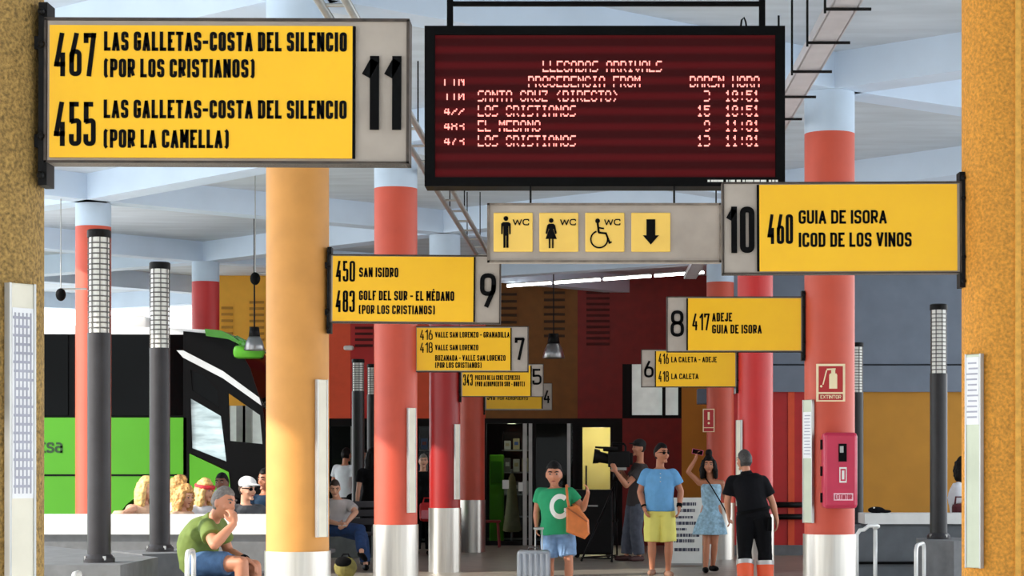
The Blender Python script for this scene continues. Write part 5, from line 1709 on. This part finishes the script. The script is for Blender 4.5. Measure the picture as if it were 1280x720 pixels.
m = MB(of); m.tube([at(x, y, d) + V((0, yy, 0)) for x, y, yy in ((882, 598, -.03), (886, 604, -.125), (892, 614, -.145), (898, 624, -.14), (904, 634, -.10), (908, 642, -.03))], .008, 6); m.build('crossbody_strap', M_black, o, True)
shoes(J, o, of, M_black, 'shoe')
f, u, l = head_frame(J)
pf = thing('mobile_phone', at(872, 565, d - .12), 'pink phone held up in the raised hand of the woman in the dress', 'phone'); ob = pf.location.copy()
mm = Matrix.Rotation(math.radians(12), 3, 'Y')
MB(ob).box(at(872, 565, d - .12), (.15, .014, .07), rot=mm, bev=.005).build('phone_case', mat('pink_case', (232, 96, 130), .4), pf)
MB(ob).box(at(872, 565, d - .129), (.135, .004, .058), rot=mm).build('phone_screen', M_darkglass, pf)

# --- man in black work uniform, back to the camera
d = 23.4
J = stand((at(942, 0, d).x, d, 0), 1.64, yaw=math.radians(172), wide=1.1)
J.update(head=at(930.5, 576, d + .03), neck=at(933, 592, d), chest=at(937, 614, d), pelvis=at(942, 640, d), shR=at(953, 601, d), shL=at(915, 601, d + .02),
         elR=at(965, 626, d + .03), wrR=at(971, 650, d + .06), elL=at(909, 626, d + .04), wrL=at(911, 644, d + .20), hipR=at(952, 648, d), hipL=at(932, 648, d),
         knR=at(956, 690, d + .02), knL=at(931, 690, d + .04), anR=at(957, 731, d - .02), anL=at(932, 731, d - .08))
J['anR'].z = J['anL'].z = .085
J['face'] = V((-.55, .83, .0)); J['toeL'] = V((-.2, 1, 0)); J['toeR'] = V((.2, 1, 0)); J['hdR'] = V((.05, .1, -1))
o, of = person(J, 'man in black work uniform with orange and silver leg bands, seen from behind')
body(J, o, of, SK_warm, belly=.02)
face_bits(J, o, of, H_grey, .98)
hair(J, o, of, mat('hair_salt', (66, 62, 60), .6, var=.5, scale=60), 'short', .98, .008)
M_uni = mat('uniform_black', (17, 17, 21), .85, var=.2, scale=10, spec=.15)
shirt(J, o, of, M_uni, belly=.025, sleeve=.72, o=.028, hem=-.08, collar=True)
tr_ = trousers(J, o, of, mat('uniform_trousers', (13, 13, 16), .85, var=.2, spec=.15), 1.55, o=.026, name='trousers', flare=.0, top=.1)
M_or = mat('hi_vis_orange', (250, 98, 54), .6, var=.05)
M_sv = mat('reflective_silver', (196, 192, 188), .35, .3)
for L in 'LR':
    kn, an = J['kn' + L], J['an' + L]
    m = MB(of); m.cyl(kn.lerp(an, .32), kn.lerp(an, .96), .099, .088, 20); auto_smooth(m.build('leg_band', M_or, o))
    q = o.children[-1]
    m = MB(of); m.cyl(kn.lerp(an, .27), kn.lerp(an, .40), .103, .102, 20); auto_smooth(m.build('silver_band', M_sv, o))
shoes(J, o, of, M_black, 'boot')
m = MB(of)
c = spine(J, .03); side, up, fwd = frames(J)
m.ring_loft([[c + up * z + side * .192 * math.cos(a) + fwd * .152 * math.sin(a) for a in [2 * math.pi * i / 28 for i in range(28)]] for z in (-.018, .018)]); m.build('belt', M_black, o, True)
m = MB(of); q = at(962, 655, d - .13); m.box(q, (.05, .05, .16), bev=.01); m.build('holster', M_black, o)

# --- man in jeans seated with a phone
d = 28.5
J = dict(pelvis=at(420, 660, d + .12), chest=at(423, 640, d + .16), neck=at(421, 623, d + .08), head=at(418.5, 610, d), shR=at(408, 629, d + .1), shL=at(436, 630, d + .12),
         elR=at(404, 650, d + .02), elL=at(445, 640, d - .02), wrR=at(424, 655, d - .2), wrL=at(432, 655, d - .24), hipR=at(414, 661, d + .1), hipL=at(427, 661, d + .1),
         knR=at(448, 666, d - .3), knL=at(453, 670, d - .25), anR=at(437, 702, d - .42), anL=at(457, 706, d - .30))
J['anL'].z = .085; J['anR'].z = .2; J['knR'] = at(450, 662, d - .30); J['anR'] = at(452, 690, d - .62)
J['face'] = V((.15, -.9, -.35)); J['toeL'] = V((.2, -1, 0)); J['toeR'] = V((.4, -.8, -.3)); J['s'] = .96
J['curlL'] = .9; J['curlR'] = .9
o, of = person(J, 'man in grey T-shirt and blue jeans seated on the metal bench with a phone')
body(J, o, of, SK_light)
face_bits(J, o, of, H_brown, .96)
hair(J, o, of, H_brown, 'short', .94, .008)
shirt(J, o, of, mat('pale_grey_cotton', (196, 190, 188), .9, var=.1), sleeve=.7, o=.022)
trousers(J, o, of, mat('dark_denim', (38, 66, 112), .9, var=.25, scale=14), 1.92, o=.022, name='jeans')
shoes(J, o, of, M_black)
pf = thing('mobile_phone', at(428, 657, d - .29), 'white phone in the hands of the man in jeans', 'phone')
MB().box((0, 0, 0), (.11, .05, .012), bev=.004).build('phone_case', M_white, pf); MB().box((0, 0, .007), (.10, .043, .003)).build('phone_screen', M_darkglass, pf)

# --- people further back
def standing(px, d, h, yaw, label, skin, hr, top, bottom, kind='m', style='short', sleeve=.55, length=1.95):
    J = stand((at(px, 0, d).x, d, 0), h, math.radians(yaw))
    o, of = person(J, label)
    body(J, o, of, skin, kind, voxel=.012)
    face_bits(J, o, of, hr, J['s'])
    hair(J, o, of, hr, style, J['s'], .012, .18)
    shirt(J, o, of, top, kind, sleeve=sleeve, o=.022)
    trousers(J, o, of, bottom, length, kind, o=.022, name='trousers')
    shoes(J, o, of, M_black)
    return o
M_wshirt = mat('white_cotton', (226, 228, 232), .9, var=.06)
M_dtrouser = mat('black_trousers', (15, 15, 18), .9, var=.2, spec=.15)
M_bshirt = mat('black_cotton', (13, 13, 15), .9, var=.2, spec=.15)
standing(432, 35.6, 1.72, 150, 'person in white shirt standing behind the lamp post nearer the ochre column', SK_tan, H_black, M_wshirt, M_dtrouser)
standing(455, 35.9, 1.70, 30, 'person in white shirt glimpsed between the two lamp posts by the red wall', SK_tan, H_black, M_wshirt, M_dtrouser)
standing(466, 29.6, 1.66, 200, 'person in black clothes standing at the edge of the salmon platform 7 column', SK_light, H_black, M_bshirt, M_dtrouser, 'f', 'long')
standing(529, 33.0, 1.60, 10, 'person in black standing between the salmon and the deep red column', SK_light, H_grey, M_bshirt, M_dtrouser, 'f')
q = at(534, 640, 32.84)
rb = thing('backpack', q, 'red bag carried by the person between the salmon and deep red columns', 'bag')
MB().box((0, 0, 0), (.24, .16, .30), bev=.05).build('bag_body', mat('bag_red', (206, 30, 34), .6), rb); MB().box((0, -.09, -.04), (.17, .04, .14), bev=.015).build('front_pocket', mat('bag_pink', (236, 130, 140), .6), rb)
MB().tube([(-.07, 0, .14), (-.05, .02, .22), (.05, .02, .22), (.07, 0, .14)], .012, 6).build('strap', MATS['bag_red'], rb)
# olive backpack on the floor by the seated man in jeans
d = 26.3
q = at(432, 0, d)
bp_ = thing('backpack', (q.x, d, 0), 'olive and black backpack on the floor before the man in blue jeans', 'bag'); ob = bp_.location.copy()
B = Blob(ob); B.ell((q.x, d, .13), (V((.15, 0, 0)), V((0, .11, 0)), V((0, 0, .14))), 14); B.fuse('bag_body', mat('olive_canvas', (132, 122, 62), .8, var=.3, scale=10), bp_, .012, 2, clouds, .02)
B = Blob(ob); B.ell((q.x - .02, d - .05, .20), (V((.11, 0, 0)), V((0, .09, 0)), V((0, 0, .075))), 12); B.fuse('flap', M_bshirt, bp_, .012, 2)
m = MB(ob); m.tube([(q.x - .06, d, .25), (q.x - .03, d, .30), (q.x + .03, d, .30), (q.x + .06, d, .25)], .012, 6); m.build('strap', M_bshirt, bp_)

# --- the sunlit group seated behind the low wall
def seated(px, py, d, yaw, s, label, skin, hr, top, kind='f', style='long', face=None, arms=None, sleeve=.3, length=.16, bump=.02, tilt=0):
    J = sit((at(px, 0, d).x, d), math.radians(yaw), s, .52)
    dz = at(px, py, d).z - J['head'].z
    for k_ in ('pelvis', 'chest', 'neck', 'head', 'shL', 'shR', 'elL', 'elR', 'wrL', 'wrR', 'hipL', 'hipR'):
        w_ = {'pelvis': .0, 'hipL': 0, 'hipR': 0, 'chest': .45}.get(k_, 1.0)
        J[k_].z += dz * w_
    if face is not None:
        J['face'] = V(face)
    if arms:
        for k_, v_ in arms.items():
            J[k_] = v_
    o, of = person(J, label)
    body(J, o, of, skin, kind, voxel=.012)
    face_bits(J, o, of, hr, s)
    if hr:
        hair(J, o, of, hr, style, s, bump, length)
    shirt(J, o, of, top, kind, sleeve=sleeve, o=.02)
    trousers(J, o, of, M_dtrouser, .9, kind, o=.02)
    shoes(J, o, of, M_black)
    return o, of, J
dd = 22.4
M_nude = mat('peach_top', (232, 190, 158), .9)
seated(181, 611, dd - .1, 55, .98, 'blonde woman in peach top leaning on the low wall beside the lamp post', SK_light, H_blond, M_nude, face=(.8, -.5, -.1), sleeve=.12,
       arms=dict(elR=at(168, 636, dd - .5), wrR=at(154, 641, dd - .62), hdR=V((-1, .1, -.1))))
seated(229, 620, dd + .4, 70, .98, 'woman with loose curly blonde hair seated behind the low wall', SK_light, H_blond2, M_nude, style='curly', face=(.8, -.55, -.3), bump=.04, length=.2, sleeve=.15)
seated(222, 609, dd + 1.8, 100, 1.0, 'woman with striped blonde hair half hidden behind the curly haired woman', SK_light, H_blond2, M_wshirt, style='curly', face=(.9, .1, 0), bump=.05)
o, of, J = seated(254, 613, dd + 1.05, 60, 1.0, 'blonde woman with a red and white headband behind the seated man in green', SK_light, H_blond, M_wshirt, style='long', face=(.85, -.5, -.15), bump=.03, sleeve=.7)
f, u, l = head_frame(J); c = J['head']
m = MB(of); m.ring_loft([[c + u * (.045 + z) + l * (.088 + e_) * math.cos(a) + f * (.108 + e_) * math.sin(a) for a in [2 * math.pi * i / 24 for i in range(24)]] for z, e_ in ((-.02, .012), (.0, .02), (.02, .012))]); m.build('headband', mat('headband_red', (206, 52, 60), .7, var=.4, scale=30), o, True)
seated(277, 604, dd + 2.6, 20, 1.0, 'dark skinned person with short black hair behind the seated man in green', SK_brown, H_black, M_bshirt, 'm', 'short', face=(-.2, -1, 0), bump=.008)
o, of, J = seated(308, 611, dd + .5, 40, 1.04, 'man in white cap, dark glasses and grey T-shirt behind the low wall', SK_light, H_brown, mat('grey_cotton', (78, 80, 84), .9), 'm', 'short', face=(.75, -.6, -.12), sleeve=.6, bump=.006)
f, u, l = head_frame(J); c = J['head']
B = Blob(of); B.ell(c + u * .06 - f * .005, (l * .093, f * .11, u * .082), 16); B.ell(c + u * .06 + f * .12, (l * .066, f * .06, u * .010), 12); B.fuse('cap', mat('cap_white', (240, 240, 238), .8), o, .009, 2)
B = Blob(of)
for q in (-1, 1):
    B.ell(c + l * .034 * q + f * .096 + u * .008, (l * .027, f * .010, u * .020), 12)
    B.limb([c + l * .058 * q + f * .084 + u * .014, c + l * .084 * q + u * .008], [.006, .005], 6)
B.build('sunglasses', M_black, o, True)
seated(332, 599, dd + 1.3, 30, 1.02, 'person in dark blue top behind the man in the white cap', SK_tan, H_black, mat('navy_cotton', (34, 62, 88), .9), 'm', 'short', face=(-.6, -.8, -.1), sleeve=.6)
# woman behind the pale ledge
seated(1203, 584, 24.9, 70, 1.0, 'dark haired woman in white behind the pale ledge, beside the amber column', SK_tan, H_black, M_wshirt, 'f', 'long', face=(.9, -.3, -.1), sleeve=.8, length=.1)
q = at(1199, 628, 24.55)
mb_ = thing('handbag', q, 'maroon bag on the lap of the woman behind the pale ledge', 'bag'); mb_.location.z = .65
MB().box((0, 0, .06), (.16, .16, .52), bev=.04).build('bag_body', mat('maroon_fabric', (84, 22, 30), .8), mb_); MB().tube([(-.05, 0, .30), (-.04, 0, .40), (.04, 0, .40), (.05, 0, .30)], .012, 6).build('strap', MATS['maroon_fabric'], mb_)
# black camera bag on the ledge
q = at(1096, 642, 23.8)
kb_ = thing('camera_bag', (q.x, 23.85, at(0, 642, 23.6).z), 'small black bag lying on the pale ledge beside the extinguisher column', 'bag')
B = Blob(); B.ell((0, 0, .035), (V((.10, 0, 0)), V((0, .07, 0)), V((0, 0, .04))), 12); B.ell((.1, 0, .02), (V((.08, 0, 0)), V((0, .05, 0)), V((0, 0, .02))), 10); B.fuse('bag_body', M_bshirt, kb_, .01, 2); MB().sphere((-.03, -.045, .06), .012, 8).build('clasp', M_white, kb_, True)
